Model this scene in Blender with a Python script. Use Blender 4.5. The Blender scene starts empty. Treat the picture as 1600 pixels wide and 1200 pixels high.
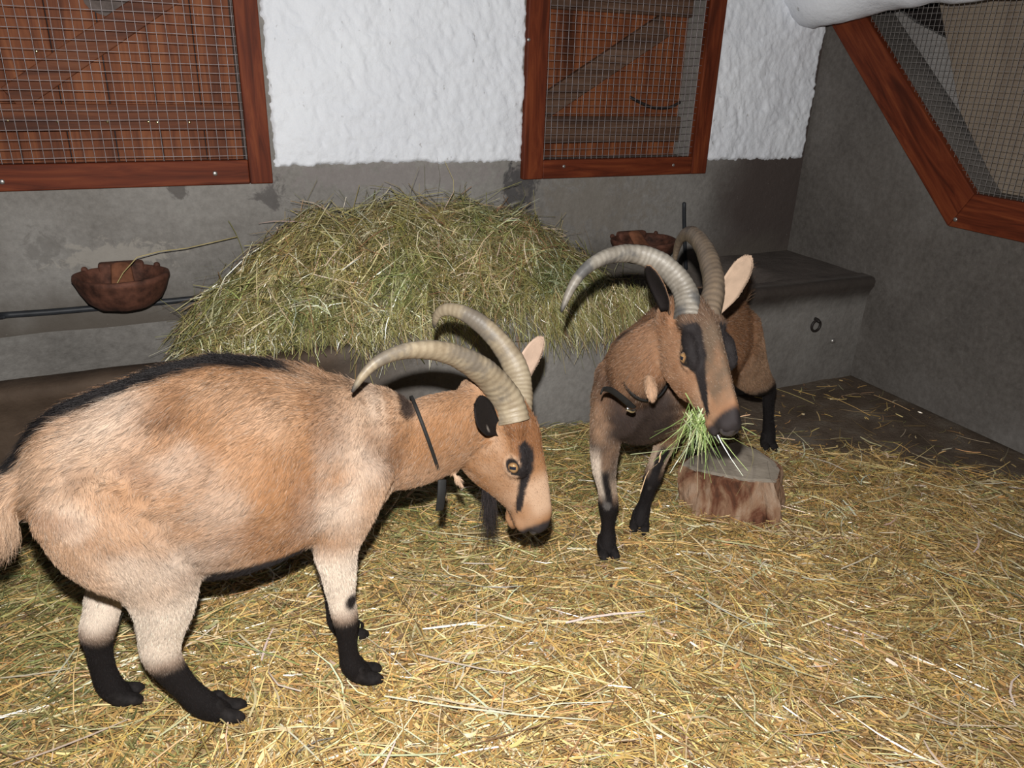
import bpy, bmesh, math, random
import numpy as np
from mathutils import Vector, Matrix, kdtree

# ------------------------------------------------------------------ camera
SC = bpy.context.scene
COL = SC.collection
PITCH, YAW, ROLL, FPX = 0.40149, 0.44457, 0.03493, 1199.24
CAM = np.array([0.0, 0.0, 1.4])
_f = np.array([math.sin(YAW)*math.cos(PITCH), math.cos(YAW)*math.cos(PITCH), -math.sin(PITCH)])
_r = np.array([math.cos(YAW), -math.sin(YAW), 0.0])
_u = np.cross(_r, _f)
CR = math.cos(ROLL)*_r + math.sin(ROLL)*_u
CU = -math.sin(ROLL)*_r + math.cos(ROLL)*_u
CF = _f
cam = bpy.data.cameras.new('camera')
cam.sensor_width = 36.0
cam.lens = FPX/1600*36.0
cam.clip_start = 0.02
camo = bpy.data.objects.new('camera', cam)
COL.objects.link(camo)
camo.matrix_world = Matrix([[CR[0], CU[0], -CF[0], CAM[0]], [CR[1], CU[1], -CF[1], CAM[1]],
                            [CR[2], CU[2], -CF[2], CAM[2]], [0, 0, 0, 1]])
SC.camera = camo

# ------------------------------------------------------------------ world, flash, exposure
world = bpy.data.worlds.new('world'); SC.world = world
world.use_nodes = True
world.node_tree.nodes['Background'].inputs[0].default_value = (0.80, 0.88, 1.0, 1)
world.node_tree.nodes['Background'].inputs[1].default_value = 0.035
SC.view_settings.view_transform = 'Standard'
SC.view_settings.look = 'None'
SC.view_settings.gamma = 1.0
SC.view_settings.exposure = 0.0

def ray(px, py):
    d = (px-800)*CR - (py-600)*CU + FPX*CF
    return d/np.linalg.norm(d)
def PY(px, py, Y):
    d = ray(px, py); return CAM + d*((Y-CAM[1])/d[1])
def PX(px, py, X):
    d = ray(px, py); return CAM + d*((X-CAM[0])/d[0])
def PZ(px, py, Z):
    d = ray(px, py); return CAM + d*((Z-CAM[2])/d[2])

# the flash of the camera that lit the pen: just above the lens
fl = bpy.data.lights.new('camera_flash', 'SPOT')
fl.energy = 315.0
fl.color = (1.0, 0.985, 0.96)
fl.shadow_soft_size = 0.016
fl.spot_size = math.radians(165)
fl.spot_blend = 1.0
flo = bpy.data.objects.new('camera_flash', fl); COL.objects.link(flo)
fpos = Vector(CAM) + Vector(CU)*0.13 - Vector(CR)*0.012
flo.location = fpos
aim = Vector(ray(760, 480))
flo.rotation_euler = aim.to_track_quat('-Z', 'Y').to_euler()

# ------------------------------------------------------------------ helpers
rng = np.random.default_rng(7)
random.seed(7)

def tag(o, label=None, cat=None, group=None, kind=None):
    if label: o['label'] = label
    if cat: o['category'] = cat
    if group: o['group'] = group
    if kind: o['kind'] = kind
    return o

def empty(name, loc=(0, 0, 0)):
    o = bpy.data.objects.new(name, None); COL.objects.link(o)
    o.location = loc; o.empty_display_size = 0.05
    return o

def mesh(name, V, F, mat=None, parent=None, org=(0, 0, 0), smooth=True):
    """links one mesh object; V in world space, its origin put at org (parents sit at org as well)"""
    me = bpy.data.meshes.new(name)
    V = np.asarray(V, float) - np.asarray(org, float)
    me.from_pydata([tuple(v) for v in V], [], [tuple(f) for f in F])
    me.update()
    if smooth:
        me.polygons.foreach_set('use_smooth', [True]*len(me.polygons))
    o = bpy.data.objects.new(name, me); COL.objects.link(o)
    if mat: me.materials.append(mat)
    if parent is not None: o.parent = parent
    else: o.location = org
    return o

def quads(name, V, F4, mat, parent=None, org=(0, 0, 0), colors=None, smooth=True):
    """fast path for big quad meshes (numpy arrays)"""
    V = np.asarray(V, np.float32) - np.asarray(org, np.float32)
    F4 = np.asarray(F4, np.int32)
    me = bpy.data.meshes.new(name)
    me.vertices.add(len(V)); me.vertices.foreach_set('co', V.ravel())
    me.loops.add(F4.size); me.loops.foreach_set('vertex_index', F4.ravel())
    me.polygons.add(len(F4))
    me.polygons.foreach_set('loop_start', np.arange(0, F4.size, 4, dtype=np.int32))
    me.polygons.foreach_set('loop_total', np.full(len(F4), 4, np.int32))
    me.update(calc_edges=True)
    if smooth: me.polygons.foreach_set('use_smooth', np.ones(len(F4), bool))
    if colors is not None:
        a = me.color_attributes.new('col', 'FLOAT_COLOR', 'POINT')
        c = np.ones((len(V), 4), np.float32); c[:, :3] = colors
        a.data.foreach_set('color', c.ravel())
    me.validate()
    o = bpy.data.objects.new(name, me); COL.objects.link(o)
    me.materials.append(mat)
    if parent is not None: o.parent = parent
    else: o.location = org
    return o

def joinVF(parts):
    V, F, n = [], [], 0
    for v, f in parts:
        V += [tuple(p) for p in v]; F += [tuple(i+n for i in q) for q in f]; n += len(v)
    return V, F

def box(x0, x1, y0, y1, z0, z1):
    V = [(x, y, z) for x in (x0, x1) for y in (y0, y1) for z in (z0, z1)]
    F = [(0, 1, 3, 2), (4, 6, 7, 5), (0, 4, 5, 1), (2, 3, 7, 6), (0, 2, 6, 4), (1, 5, 7, 3)]
    return V, F

def bevel(o, w=0.004, seg=2):
    m = o.modifiers.new('bevel', 'BEVEL'); m.width = w; m.segments = seg; m.limit_method = 'ANGLE'
    m.angle_limit = math.radians(40)
    return o

def sph(c, r, nu=14, nv=10):
    c = np.asarray(c, float); r = np.ones(3)*r
    V, F = [c+r*[0, 0, 1]], []
    for i in range(1, nv):
        t = math.pi*i/nv
        for j in range(nu):
            p = 2*math.pi*j/nu
            V.append(c+r*[math.sin(t)*math.cos(p), math.sin(t)*math.sin(p), math.cos(t)])
    V.append(c-r*[0, 0, 1])
    for j in range(nu): F.append((0, 1+j, 1+(j+1) % nu))
    for i in range(nv-2):
        for j in range(nu):
            a = 1+i*nu+j; b = 1+i*nu+(j+1) % nu
            F.append((a, a+nu, b+nu, b))
    e = len(V)-1; s = 1+(nv-2)*nu
    for j in range(nu): F.append((s+j, e, s+(j+1) % nu))
    return V, F

def catmull(P, n):
    """P (k,m) control rows -> (n,m) smooth samples, equal parameter"""
    P = np.asarray(P, float); k = len(P)
    Q = np.vstack([2*P[0]-P[1], P, 2*P[-1]-P[-2]])
    t = np.linspace(0, k-1, n); i = np.minimum(t.astype(int), k-2); s = (t-i)[:, None]
    a, b, c, d = Q[i], Q[i+1], Q[i+2], Q[i+3]
    return 0.5*((2*b)+(-a+c)*s+(2*a-5*b+4*c-d)*s**2+(-a+3*b-3*c+d)*s**3)

def tube(pts, rw, rh, side, n=16, seg=4, rnd=True, rhb=None, taper_b=0.0):
    """closed loft: rw = half size along `side`, rh/rhb = half size above/below; returns V, F, axis per vertex, u per vertex, centre"""
    pts = np.asarray(pts, float); k = len(pts)
    rw = np.broadcast_to(rw, k); rh = np.broadcast_to(rh, k)
    rhb = rh if rhb is None else np.broadcast_to(rhb, k)
    M = catmull(np.column_stack([pts, rw, rh, rhb]), (k-1)*seg+1)
    C = M[:, :3]; W = np.abs(M[:, 3]); H = np.abs(M[:, 4]); HB = np.abs(M[:, 5])
    T = np.gradient(C, axis=0); T /= np.linalg.norm(T, axis=1)[:, None]
    if rnd:
        def cap(c, t, w, h, hb):
            L = min(w, h)*0.75; o = []
            for a in (0.55, 0.85, 0.98):
                q = math.sqrt(1-a*a); o.append((c+t*L*a, w*q, h*q, hb*q))
            return o
        h0 = cap(C[0], -T[0], W[0], H[0], HB[0])[::-1]; h1 = cap(C[-1], T[-1], W[-1], H[-1], HB[-1])
        C = np.vstack([[x[0] for x in h0], C, [x[0] for x in h1]])
        W = np.r_[[x[1] for x in h0], W, [x[1] for x in h1]]; H = np.r_[[x[2] for x in h0], H, [x[2] for x in h1]]
        HB = np.r_[[x[3] for x in h0], HB, [x[3] for x in h1]]
        T = np.vstack([[T[0]]*3, T, [T[-1]]*3])
    side = np.asarray(side, float)
    V, F, A, U, CC = [], [], [], [], []
    m = len(C)
    for i in range(m):
        s = side - T[i]*np.dot(side, T[i]); s /= np.linalg.norm(s)
        up = np.cross(s, T[i])
        if i == 0: sgn = 1.0
        for j in range(n):
            a = 2*math.pi*j/n
            ca, sa = math.cos(a), math.sin(a)
            hh = H[i] if sa >= 0 else HB[i]
            ww = W[i]*(1-taper_b*max(0, -sa)**1.3)
            V.append(C[i]+s*ww*ca+up*hh*sa); A.append(T[i]); U.append(i/(m-1)); CC.append(C[i])
    for i in range(m-1):
        for j in range(n):
            a = i*n+j; b = i*n+(j+1) % n
            F.append((a, b, b+n, a+n))
    F.append(tuple(range(n))[::-1]); F.append(tuple((m-1)*n+j for j in range(n)))
    return np.array(V), F, np.array(A), np.array(U), np.array(CC)

def _h3(i, j, k, s):
    with np.errstate(over='ignore'):
        n = (i*73856093) ^ (j*19349663) ^ (k*83492791) ^ (s*2654435)
        n = (n ^ (n >> 13))*1274126177
        n = (n ^ (n >> 16)) & 0xffff
    return n/65535.0
def noise(P, scale=1.0, seed=0):
    """value noise 0..1 at points P (n,3)"""
    P = np.asarray(P, float)*scale; I = np.floor(P).astype(np.int64); f = P-I; f = f*f*(3-2*f)
    out = 0
    for a in (0, 1):
        for b in (0, 1):
            for c in (0, 1):
                w = (f[:, 0] if a else 1-f[:, 0])*(f[:, 1] if b else 1-f[:, 1])*(f[:, 2] if c else 1-f[:, 2])
                out = out + w*_h3(I[:, 0]+a, I[:, 1]+b, I[:, 2]+c, seed)
    return out
def fbm(P, scale=1.0, seed=0, o=3):
    return sum(noise(P, scale*2**i, seed+i)*0.5**i for i in range(o))/sum(0.5**i for i in range(o))
def sstep(a, b, x):
    t = np.clip((np.asarray(x, float)-a)/(b-a), 0, 1); return t*t*(3-2*t)

# ------------------------------------------------------------------ materials
def new_mat(name, rough=0.7, spec=0.3):
    m = bpy.data.materials.new(name); m.use_nodes = True
    nt = m.node_tree; b = nt.nodes['Principled BSDF']
    b.inputs['Roughness'].default_value = rough
    b.inputs['Specular IOR Level'].default_value = spec
    return m, nt, b
def N(nt, t, **kw):
    n = nt.nodes.new(t)
    for k, v in kw.items(): setattr(n, k, v)
    return n
def ramp(nt, fac, stops):
    r = N(nt, 'ShaderNodeValToRGB'); e = r.color_ramp.elements
    while len(e) < len(stops): e.new(0.5)
    for i, (p, c) in enumerate(stops): e[i].position = p; e[i].color = (*c, 1)
    nt.links.new(fac, r.inputs[0]); return r.outputs[0]
def nz(nt, scale, detail=6, rough=0.6, vec=None, dist=0.0):
    n = N(nt, 'ShaderNodeTexNoise'); n.inputs['Scale'].default_value = scale
    n.inputs['Detail'].default_value = detail; n.inputs['Roughness'].default_value = rough
    n.inputs['Distortion'].default_value = dist
    if vec is not None: nt.links.new(vec, n.inputs['Vector'])
    return n.outputs['Fac']
def coords(nt, scale=(1, 1, 1), rot=(0, 0, 0), kind='Object', loc=(0, 0, 0)):
    tc = N(nt, 'ShaderNodeTexCoord'); mp = N(nt, 'ShaderNodeMapping')
    mp.inputs['Scale'].default_value = scale; mp.inputs['Rotation'].default_value = rot; mp.inputs['Location'].default_value = loc
    nt.links.new(tc.outputs[kind], mp.inputs[0]); return mp.outputs[0]
def mixc(nt, fac, a, b, mode='MIX'):
    m = N(nt, 'ShaderNodeMix', data_type='RGBA', blend_type=mode)
    if isinstance(fac, float): m.inputs[0].default_value = fac
    else: nt.links.new(fac, m.inputs[0])
    for s, v in ((6, a), (7, b)):
        if isinstance(v, tuple): m.inputs[s].default_value = (*v, 1)
        else: nt.links.new(v, m.inputs[s])
    return m.outputs[2]
def math_(nt, op, a, b=0.0, clamp=False):
    m = N(nt, 'ShaderNodeMath', operation=op); m.use_clamp = clamp
    for s, v in ((0, a), (1, b)):
        if isinstance(v, (int, float)): m.inputs[s].default_value = v
        else: nt.links.new(v, m.inputs[s])
    return m.outputs[0]
def mrange(nt, v, a, b, c=0.0, d=1.0):
    m = N(nt, 'ShaderNodeMapRange'); m.interpolation_type = 'SMOOTHSTEP'
    nt.links.new(v, m.inputs[0])
    for i, x in enumerate((a, b, c, d)): m.inputs[i+1].default_value = x
    return m.outputs[0]
def bump(nt, b, h, strength=0.5, dist=0.01):
    n = N(nt, 'ShaderNodeBump'); n.inputs['Strength'].default_value = strength; n.inputs['Distance'].default_value = dist
    nt.links.new(h, n.inputs['Height']); nt.links.new(n.outputs[0], b.inputs['Normal'])
def pos_xyz(nt):
    g = N(nt, 'ShaderNodeNewGeometry'); s = N(nt, 'ShaderNodeSeparateXYZ')
    nt.links.new(g.outputs['Position'], s.inputs[0]); return s.outputs

def m_concrete(name, stops, dark_band=None, big=1.3, stain=None, seed=0.0):
    m, nt, b = new_mat(name, 0.8, 0.25)
    v = coords(nt, loc=(seed, seed*2, 0))
    base = ramp(nt, nz(nt, big, 8, 0.62, v, 0.4), stops)
    fine = nz(nt, 38, 6, 0.7, v)
    c = mixc(nt, 0.22, base, ramp(nt, fine, [(0.3, tuple(x*0.45 for x in stops[0][1])), (0.7, tuple(min(1, x*1.25) for x in stops[-1][1]))]))
    if stain:  # dirt splashed and rubbed on: (axis, from, to, colour, noise)
        for ax, a0, a1, colr, amt in stain:
            x = pos_xyz(nt)[ax]
            w = math_(nt, 'ADD', x, math_(nt, 'MULTIPLY', math_(nt, 'SUBTRACT', nz(nt, 2.3, 5, 0.6, v), 0.5), amt))
            c = mixc(nt, mrange(nt, w, a0, a1), c, colr)
    # pale scratches and specks
    sp = nz(nt, 120, 2, 0.5, v)
    c = mixc(nt, mrange(nt, sp, 0.73, 0.78, 0, 0.5), c, (0.35, 0.33, 0.3))
    nt.links.new(c, b.inputs['Base Color'])
    bump(nt, b, math_(nt, 'ADD', nz(nt, 18, 8, 0.65, v), math_(nt, 'MULTIPLY', nz(nt, 3, 4, 0.5, v), 2.0)), 0.5, 0.012)
    return m

def m_wood(name, dark, mid, light, axis=0, scale=9.0, rough=0.6, spec=0.15, knots=True):
    m, nt, b = new_mat(name, rough, spec)
    s = [scale, scale, scale]; s[axis] = scale*0.09
    v = coords(nt, tuple(s))
    n1 = nz(nt, 3.0, 8, 0.6, v, 1.2)
    n2 = nz(nt, 0.9, 3, 0.5, v, 2.0)
    c = ramp(nt, n1, [(0.28, dark), (0.5, mid), (0.72, light)])
    c = mixc(nt, mrange(nt, n2, 0.56, 0.7, 0, 0.75), c, dark)
    if knots:
        vo = N(nt, 'ShaderNodeTexVoronoi'); vo.inputs['Scale'].default_value = 0.6
        nt.links.new(v, vo.inputs['Vector'])
        c = mixc(nt, mrange(nt, vo.outputs['Distance'], 0.06, 0.22, 0.8, 0.0), c, tuple(x*0.35 for x in dark))
    nt.links.new(c, b.inputs['Base Color'])
    bump(nt, b, n1, 0.25, 0.003)
    return m

def m_plain(name, colr, rough=0.6, spec=0.3, metal=0.0, var=0.3, scale=30):
    m, nt, b = new_mat(name, rough, spec); b.inputs['Metallic'].default_value = metal
    v = coords(nt)
    c = ramp(nt, nz(nt, scale, 5, 0.6, v), [(0.3, tuple(x*(1-var) for x in colr)), (0.7, tuple(min(1, x*(1+var)) for x in colr))])
    nt.links.new(c, b.inputs['Base Color'])
    return m

def m_attr(name, attr, rough=0.6, spec=0.3, var=0.0, sub=None):
    m, nt, b = new_mat(name, rough, spec)
    a = N(nt, 'ShaderNodeAttribute', attribute_name=attr)
    nt.links.new(a.outputs['Color'], b.inputs['Base Color'])
    return m

def m_plaster(name):
    m, nt, b = new_mat(name, 0.75, 0.3)
    v = coords(nt)
    n1 = nz(nt, 14, 8, 0.65, v); n2 = nz(nt, 60, 5, 0.6, v); n3 = nz(nt, 2.0, 4, 0.5, v)
    c = ramp(nt, n3, [(0.3, (0.74, 0.76, 0.81)), (0.7, (0.83, 0.85, 0.89))])
    pits = math_(nt, 'MULTIPLY', mrange(nt, nz(nt, 24, 4, 0.6, coords(nt, (1.6, 1, 0.8))), 0.66, 0.74), 1.0)
    c = mixc(nt, math_(nt, 'MULTIPLY', pits, 0.55), c, (0.42, 0.40, 0.34))
    nt.links.new(c, b.inputs['Base Color'])
    h = math_(nt, 'ADD', n1, math_(nt, 'MULTIPLY', n2, 0.35))
    h = math_(nt, 'SUBTRACT', h, math_(nt, 'MULTIPLY', pits, 0.6))
    bump(nt, b, h, 0.55, 0.012)
    return m

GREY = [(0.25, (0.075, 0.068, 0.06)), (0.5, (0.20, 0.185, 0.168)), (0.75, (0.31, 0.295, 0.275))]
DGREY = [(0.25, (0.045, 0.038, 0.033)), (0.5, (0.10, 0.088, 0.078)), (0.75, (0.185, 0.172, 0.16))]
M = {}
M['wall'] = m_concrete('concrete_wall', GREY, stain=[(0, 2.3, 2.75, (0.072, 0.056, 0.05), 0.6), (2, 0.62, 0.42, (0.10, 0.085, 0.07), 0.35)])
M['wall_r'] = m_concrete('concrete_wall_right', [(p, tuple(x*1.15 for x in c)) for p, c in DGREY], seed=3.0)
M['manger'] = m_concrete('concrete_manger', GREY, seed=5.0)
M['plaster'] = m_plaster('white_plaster')
M['frame'] = m_wood('stained_frame', (0.045, 0.010, 0.005), (0.125, 0.026, 0.010), (0.21, 0.052, 0.018), axis=0)
M['frame_v'] = m_wood('stained_stile', (0.045, 0.010, 0.005), (0.125, 0.026, 0.010), (0.21, 0.052, 0.018), axis=2)
M['shut'] = m_wood('shutter_boards', (0.06, 0.018, 0.009), (0.165, 0.05, 0.019), (0.26, 0.09, 0.034), axis=2, scale=7)
M['shut2'] = m_wood('shutter_ledge', (0.055, 0.02, 0.012), (0.14, 0.045, 0.02), (0.21, 0.08, 0.036), axis=0, scale=7)
M['greywood'] = m_wood('dusty_brace', (0.045, 0.025, 0.018), (0.10, 0.055, 0.035), (0.17, 0.105, 0.075), axis=0, scale=6)
M['panel'] = m_wood('beige_board', (0.17, 0.13, 0.10), (0.24, 0.19, 0.145), (0.3, 0.24, 0.18), axis=2, scale=5, knots=False)
M['wire'] = m_plain('galvanised_wire', (0.27, 0.235, 0.24), 0.45, 0.5, 0.5, 0.25, 60)
M['wire_d'] = m_plain('dull_wire', (0.22, 0.20, 0.19), 0.6, 0.4, 0.2, 0.25, 60)
M['screw'] = m_plain('brass_screw', (0.85, 0.72, 0.42), 0.25, 0.5, 1.0, 0.1)
M['plate'] = m_plain('dull_iron_plate', (0.11, 0.085, 0.075), 0.7, 0.2, 0, 0.3)
M['bolt'] = m_plain('zinc_bolt', (0.40, 0.38, 0.36), 0.4, 0.5, 0.8, 0.2)
M['rust'] = m_plain('rusted_iron', (0.10, 0.040, 0.025), 0.75, 0.35, 0.25, 0.75, 22)
M['iron'] = m_plain('dark_iron', (0.028, 0.022, 0.02), 0.55, 0.4, 0.3, 0.4)
M['cable'] = m_plain('black_pipe', (0.022, 0.024, 0.028), 0.5, 0.4, 0, 0.3)
M['straw'] = m_attr('straw', 'col', 0.30, 0.7)
M['hay'] = m_attr('hay', 'col', 0.30, 0.7)
M['collar'] = m_plain('black_leather', (0.013, 0.0125, 0.012), 0.65, 0.2, 0, 0.3)
M['steel'] = m_plain('bright_buckle', (0.8, 0.8, 0.8), 0.18, 0.5, 1.0, 0.05)

# ------------------------------------------------------------------ setting
YB, YF, XR = 3.052, 2.464, 3.052      # back wall, manger front, right wall

def floor_h(x, y):
    P = np.column_stack([x, y, np.zeros_like(x)])
    return 0.022*(fbm(P, 2.2, 11)-0.5)+0.010*(fbm(P, 9, 12)-0.5)
def straw_mask(x, y):
    P = np.column_stack([x, y, np.zeros_like(x)])
    s = (x+y*1.05)-4.2 + 0.5*(fbm(P, 3.0, 31)-0.5)
    return 1-sstep(-0.22, 0.30, s)

gx, gy = np.meshgrid(np.linspace(-2.6, XR+0.02, 190), np.linspace(-0.6, YB, 130), indexing='ij')
fx, fy = gx.ravel(), gy.ravel()
fz = floor_h(fx, fy)-0.006
nI, nJ = gx.shape
idx = np.arange(nI*nJ).reshape(nI, nJ)
FQ = np.column_stack([idx[:-1, :-1].ravel(), idx[1:, :-1].ravel(), idx[1:, 1:].ravel(), idx[:-1, 1:].ravel()])
def m_floor():
    m, nt, b = new_mat('littered_floor', 0.85, 0.2)
    v = coords(nt)
    a = N(nt, 'ShaderNodeAttribute', attribute_name='col')
    dirt = ramp(nt, nz(nt, 5, 8, 0.65, v), [(0.3, (0.075, 0.053, 0.037)), (0.52, (0.135, 0.10, 0.073)), (0.72, (0.22, 0.185, 0.145))])
    chaff = ramp(nt, nz(nt, 70, 6, 0.7, v), [(0.3, (0.13, 0.08, 0.036)), (0.5, (0.36, 0.245, 0.115)), (0.72, (0.60, 0.44, 0.24))])
    nt.links.new(mixc(nt, a.outputs['Fac'], dirt, chaff), b.inputs['Base Color'])
    bump(nt, b, nz(nt, 60, 8, 0.7, v), 0.8, 0.012)
    return m
M['floor'] = m_floor()
fo = quads('floor', np.column_stack([fx, fy, fz]), FQ, M['floor'], colors=np.repeat(straw_mask(fx, fy)[:, None], 3, 1))
tag(fo, kind='structure')

def wall_with_holes(axis, at, u0, u1, z0, z1, holes, depth, thick=0.2):
    """wall slab as quads around rectangular openings, with reveals; axis 1: plane y=at, axis 0: plane x=at"""
    us = sorted({u0, u1, *[h[0] for h in holes], *[h[1] for h in holes]})
    zs = sorted({z0, z1, *[h[2] for h in holes], *[h[3] for h in holes]})
    V, F = [], []
    def pt(u, d, z): return (u, at+d, z) if axis == 1 else (at+d, u, z)
    def quad(*p):
        n = len(V); V.extend(p); F.append((n, n+1, n+2, n+3))
    for i in range(len(us)-1):
        for k in range(len(zs)-1):
            cu, cz = (us[i]+us[i+1])/2, (zs[k]+zs[k+1])/2
            if any(h[0] < cu < h[1] and h[2] < cz < h[3] for h in holes): continue
            quad(pt(us[i], 0, zs[k]), pt(us[i+1], 0, zs[k]), pt(us[i+1], 0, zs[k+1]), pt(us[i], 0, zs[k+1]))
            quad(pt(us[i], thick, zs[k]), pt(us[i], thick, zs[k+1]), pt(us[i+1], thick, zs[k+1]), pt(us[i+1], thick, zs[k]))
    for a, b, c, d in holes:
        quad(pt(a, 0, c), pt(a, thick, c), pt(a, thick, d), pt(a, 0, d))
        quad(pt(b, 0, c), pt(b, 0, d), pt(b, thick, d), pt(b, thick, c))
        quad(pt(a, 0, c), pt(b, 0, c), pt(b, thick, c), pt(a, thick, c))
        quad(pt(a, 0, d), pt(a, thick, d), pt(b, thick, d), pt(b, 0, d))
    # rim of the slab
    quad(pt(u0, 0, z1), pt(u1, 0, z1), pt(u1, thick, z1), pt(u0, thick, z1))
    quad(pt(u0, 0, z0), pt(u0, thick, z0), pt(u1, thick, z0), pt(u1, 0, z0))
    quad(pt(u0, 0, z0), pt(u0, 0, z1), pt(u0, thick, z1), pt(u0, thick, z0))
    quad(pt(u1, 0, z0), pt(u1, thick, z0), pt(u1, thick, z1), pt(u1, 0, z1))
    return V, F

W1 = (-0.95, 0.345, 1.015, 2.02)     # openings (x0, x1, z0, z1) in the back wall
W2 = (1.545, 2.338, 0.995, 2.02)
V, F = wall_with_holes(1, YB, -2.6, XR+0.2, 0.0, 2.6, [W1, W2], 0.2, 0.22)
def stain_blobs(m, blobs):
    nt = m.node_tree; b = nt.nodes['Principled BSDF']; c = b.inputs['Base Color'].links[0].from_socket
    x, y, z = pos_xyz(nt); v = coords(nt)
    for i, (x0, z0, rx, rz, colr, k) in enumerate(blobs):
        dx = math_(nt, 'DIVIDE', math_(nt, 'SUBTRACT', x, x0), rx); dz = math_(nt, 'DIVIDE', math_(nt, 'SUBTRACT', z, z0), rz)
        d = math_(nt, 'SQRT', math_(nt, 'ADD', math_(nt, 'MULTIPLY', dx, dx), math_(nt, 'MULTIPLY', dz, dz)))
        d = math_(nt, 'ADD', d, math_(nt, 'MULTIPLY', math_(nt, 'SUBTRACT', nz(nt, 11+2*i, 7, 0.7, v, 0.6), 0.5), 5.0))
        c = mixc(nt, math_(nt, 'MULTIPLY', mrange(nt, d, 1.25, 0.7), k), c, colr)
    nt.links.new(c, b.inputs['Base Color'])
stain_blobs(M['wall'], [(1.46, 0.92, .075, .16, (.045, .042, .045), .8), (0.42, 0.88, .05, .06, (.07, .062, .06), .7), (0.1, .93, .03, .03, (.07, .06, .055), .7), (-.35, .74, .05, .06, (.11, .10, .09), .4),
                        (.9, .95, .4, .05, (.24, .21, .205), .5), (-.13, .70, .16, .05, (.34, .31, .27), .6), (1.85, .80, .3, .12, (.19, .165, .135), .5)])
wb = mesh('wall_back', V, F, M['wall'], smooth=False); tag(wb, kind='structure')

# thick lumpy white plaster on the upper wall, ragged along its lower edge
def plaster_patch(x0, x1, z0, z1, nx, nz_, seed, rag=0.025):
    X, Z = np.meshgrid(np.linspace(x0, x1, nx), np.linspace(z0, z1, nz_), indexing='ij')
    x, z = X.ravel(), Z.ravel()
    P = np.column_stack([x, np.zeros_like(x), z])
    h = 0.012+0.012*(fbm(P, 9, seed)-0.5)+0.013*(fbm(P*[1, 1, 0.8]+np.column_stack([P[:, 2]*0.35, 0*P[:, 0], 0*P[:, 0]]), 38, seed+5, 3)-0.5)+0.010*(noise(P, 3.5, seed+9)-0.5)
    edge = np.minimum.reduce([z-z0, x-x0, x1-x]) - rag*(0.55*fbm(P, 7, seed+20, 2)+0.75*fbm(P, 55, seed+24, 2))
    h = h*sstep(-0.004, 0.014, edge) - 0.012*(1-sstep(-0.006, 0.002, edge))
    y = YB-h
    n, k = X.shape; id_ = np.arange(n*k).reshape(n, k)
    Q = np.column_stack([id_[:-1, :-1].ravel(), id_[1:, :-1].ravel(), id_[1:, 1:].ravel(), id_[:-1, 1:].ravel()])
    return np.column_stack([x, y, z]), Q
pv1, pq1 = plaster_patch(0.425, 1.475, 0.982, 2.5, 210, 250, 3)
pv2, pq2 = plaster_patch(2.40, 3.06, 0.962, 2.5, 130, 250, 40)
quads('plaster_coat', pv1, pq1, M['plaster'], parent=wb)
quads('plaster_coat', pv2, pq2, M['plaster'], parent=wb)

# right wall with the cut-corner opening
def poly_wall_right():
    # opening polygon in (y, z): slanted left edge, level sill
    hole = [(2.86, 1.66), (2.095, 0.950), (1.2, 0.950), (1.2, 2.1), (2.86, 2.1)]
    V, F = [], []
    def q(*p):
        n = len(V); V.extend(p); F.append(tuple(range(n, n+len(p))))
    for X, fl_ in ((XR, 1), (XR+0.3, 0)):
        polys = [
            [(3.06, 0), (2.095, 0), (2.095, 0.950), (2.86, 1.66), (2.86, 2.6), (3.06, 2.6)],
            [(2.095, 0), (1.2, 0), (1.2, 0.950), (2.095, 0.950)],
            [(1.2, 0), (-0.6, 0), (-0.6, 2.6), (1.2, 2.6)],
            [(2.86, 2.1), (1.2, 2.1), (1.2, 2.6), (2.86, 2.6)]]
        for p in polys:
            q(*[(X, y, z) for y, z in (p if fl_ else p[::-1])])
    for i in range(len(hole)):
        (y0, z0), (y1, z1) = hole[i], hole[(i+1) % len(hole)]
        q((XR, y0, z0), (XR, y1, z1), (XR+0.3, y1, z1), (XR+0.3, y0, z0))
    return V, F
V, F = poly_wall_right()
wr = mesh('wall_right', V, F, M['wall_r'], smooth=False); tag(wr, kind='structure')

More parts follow.
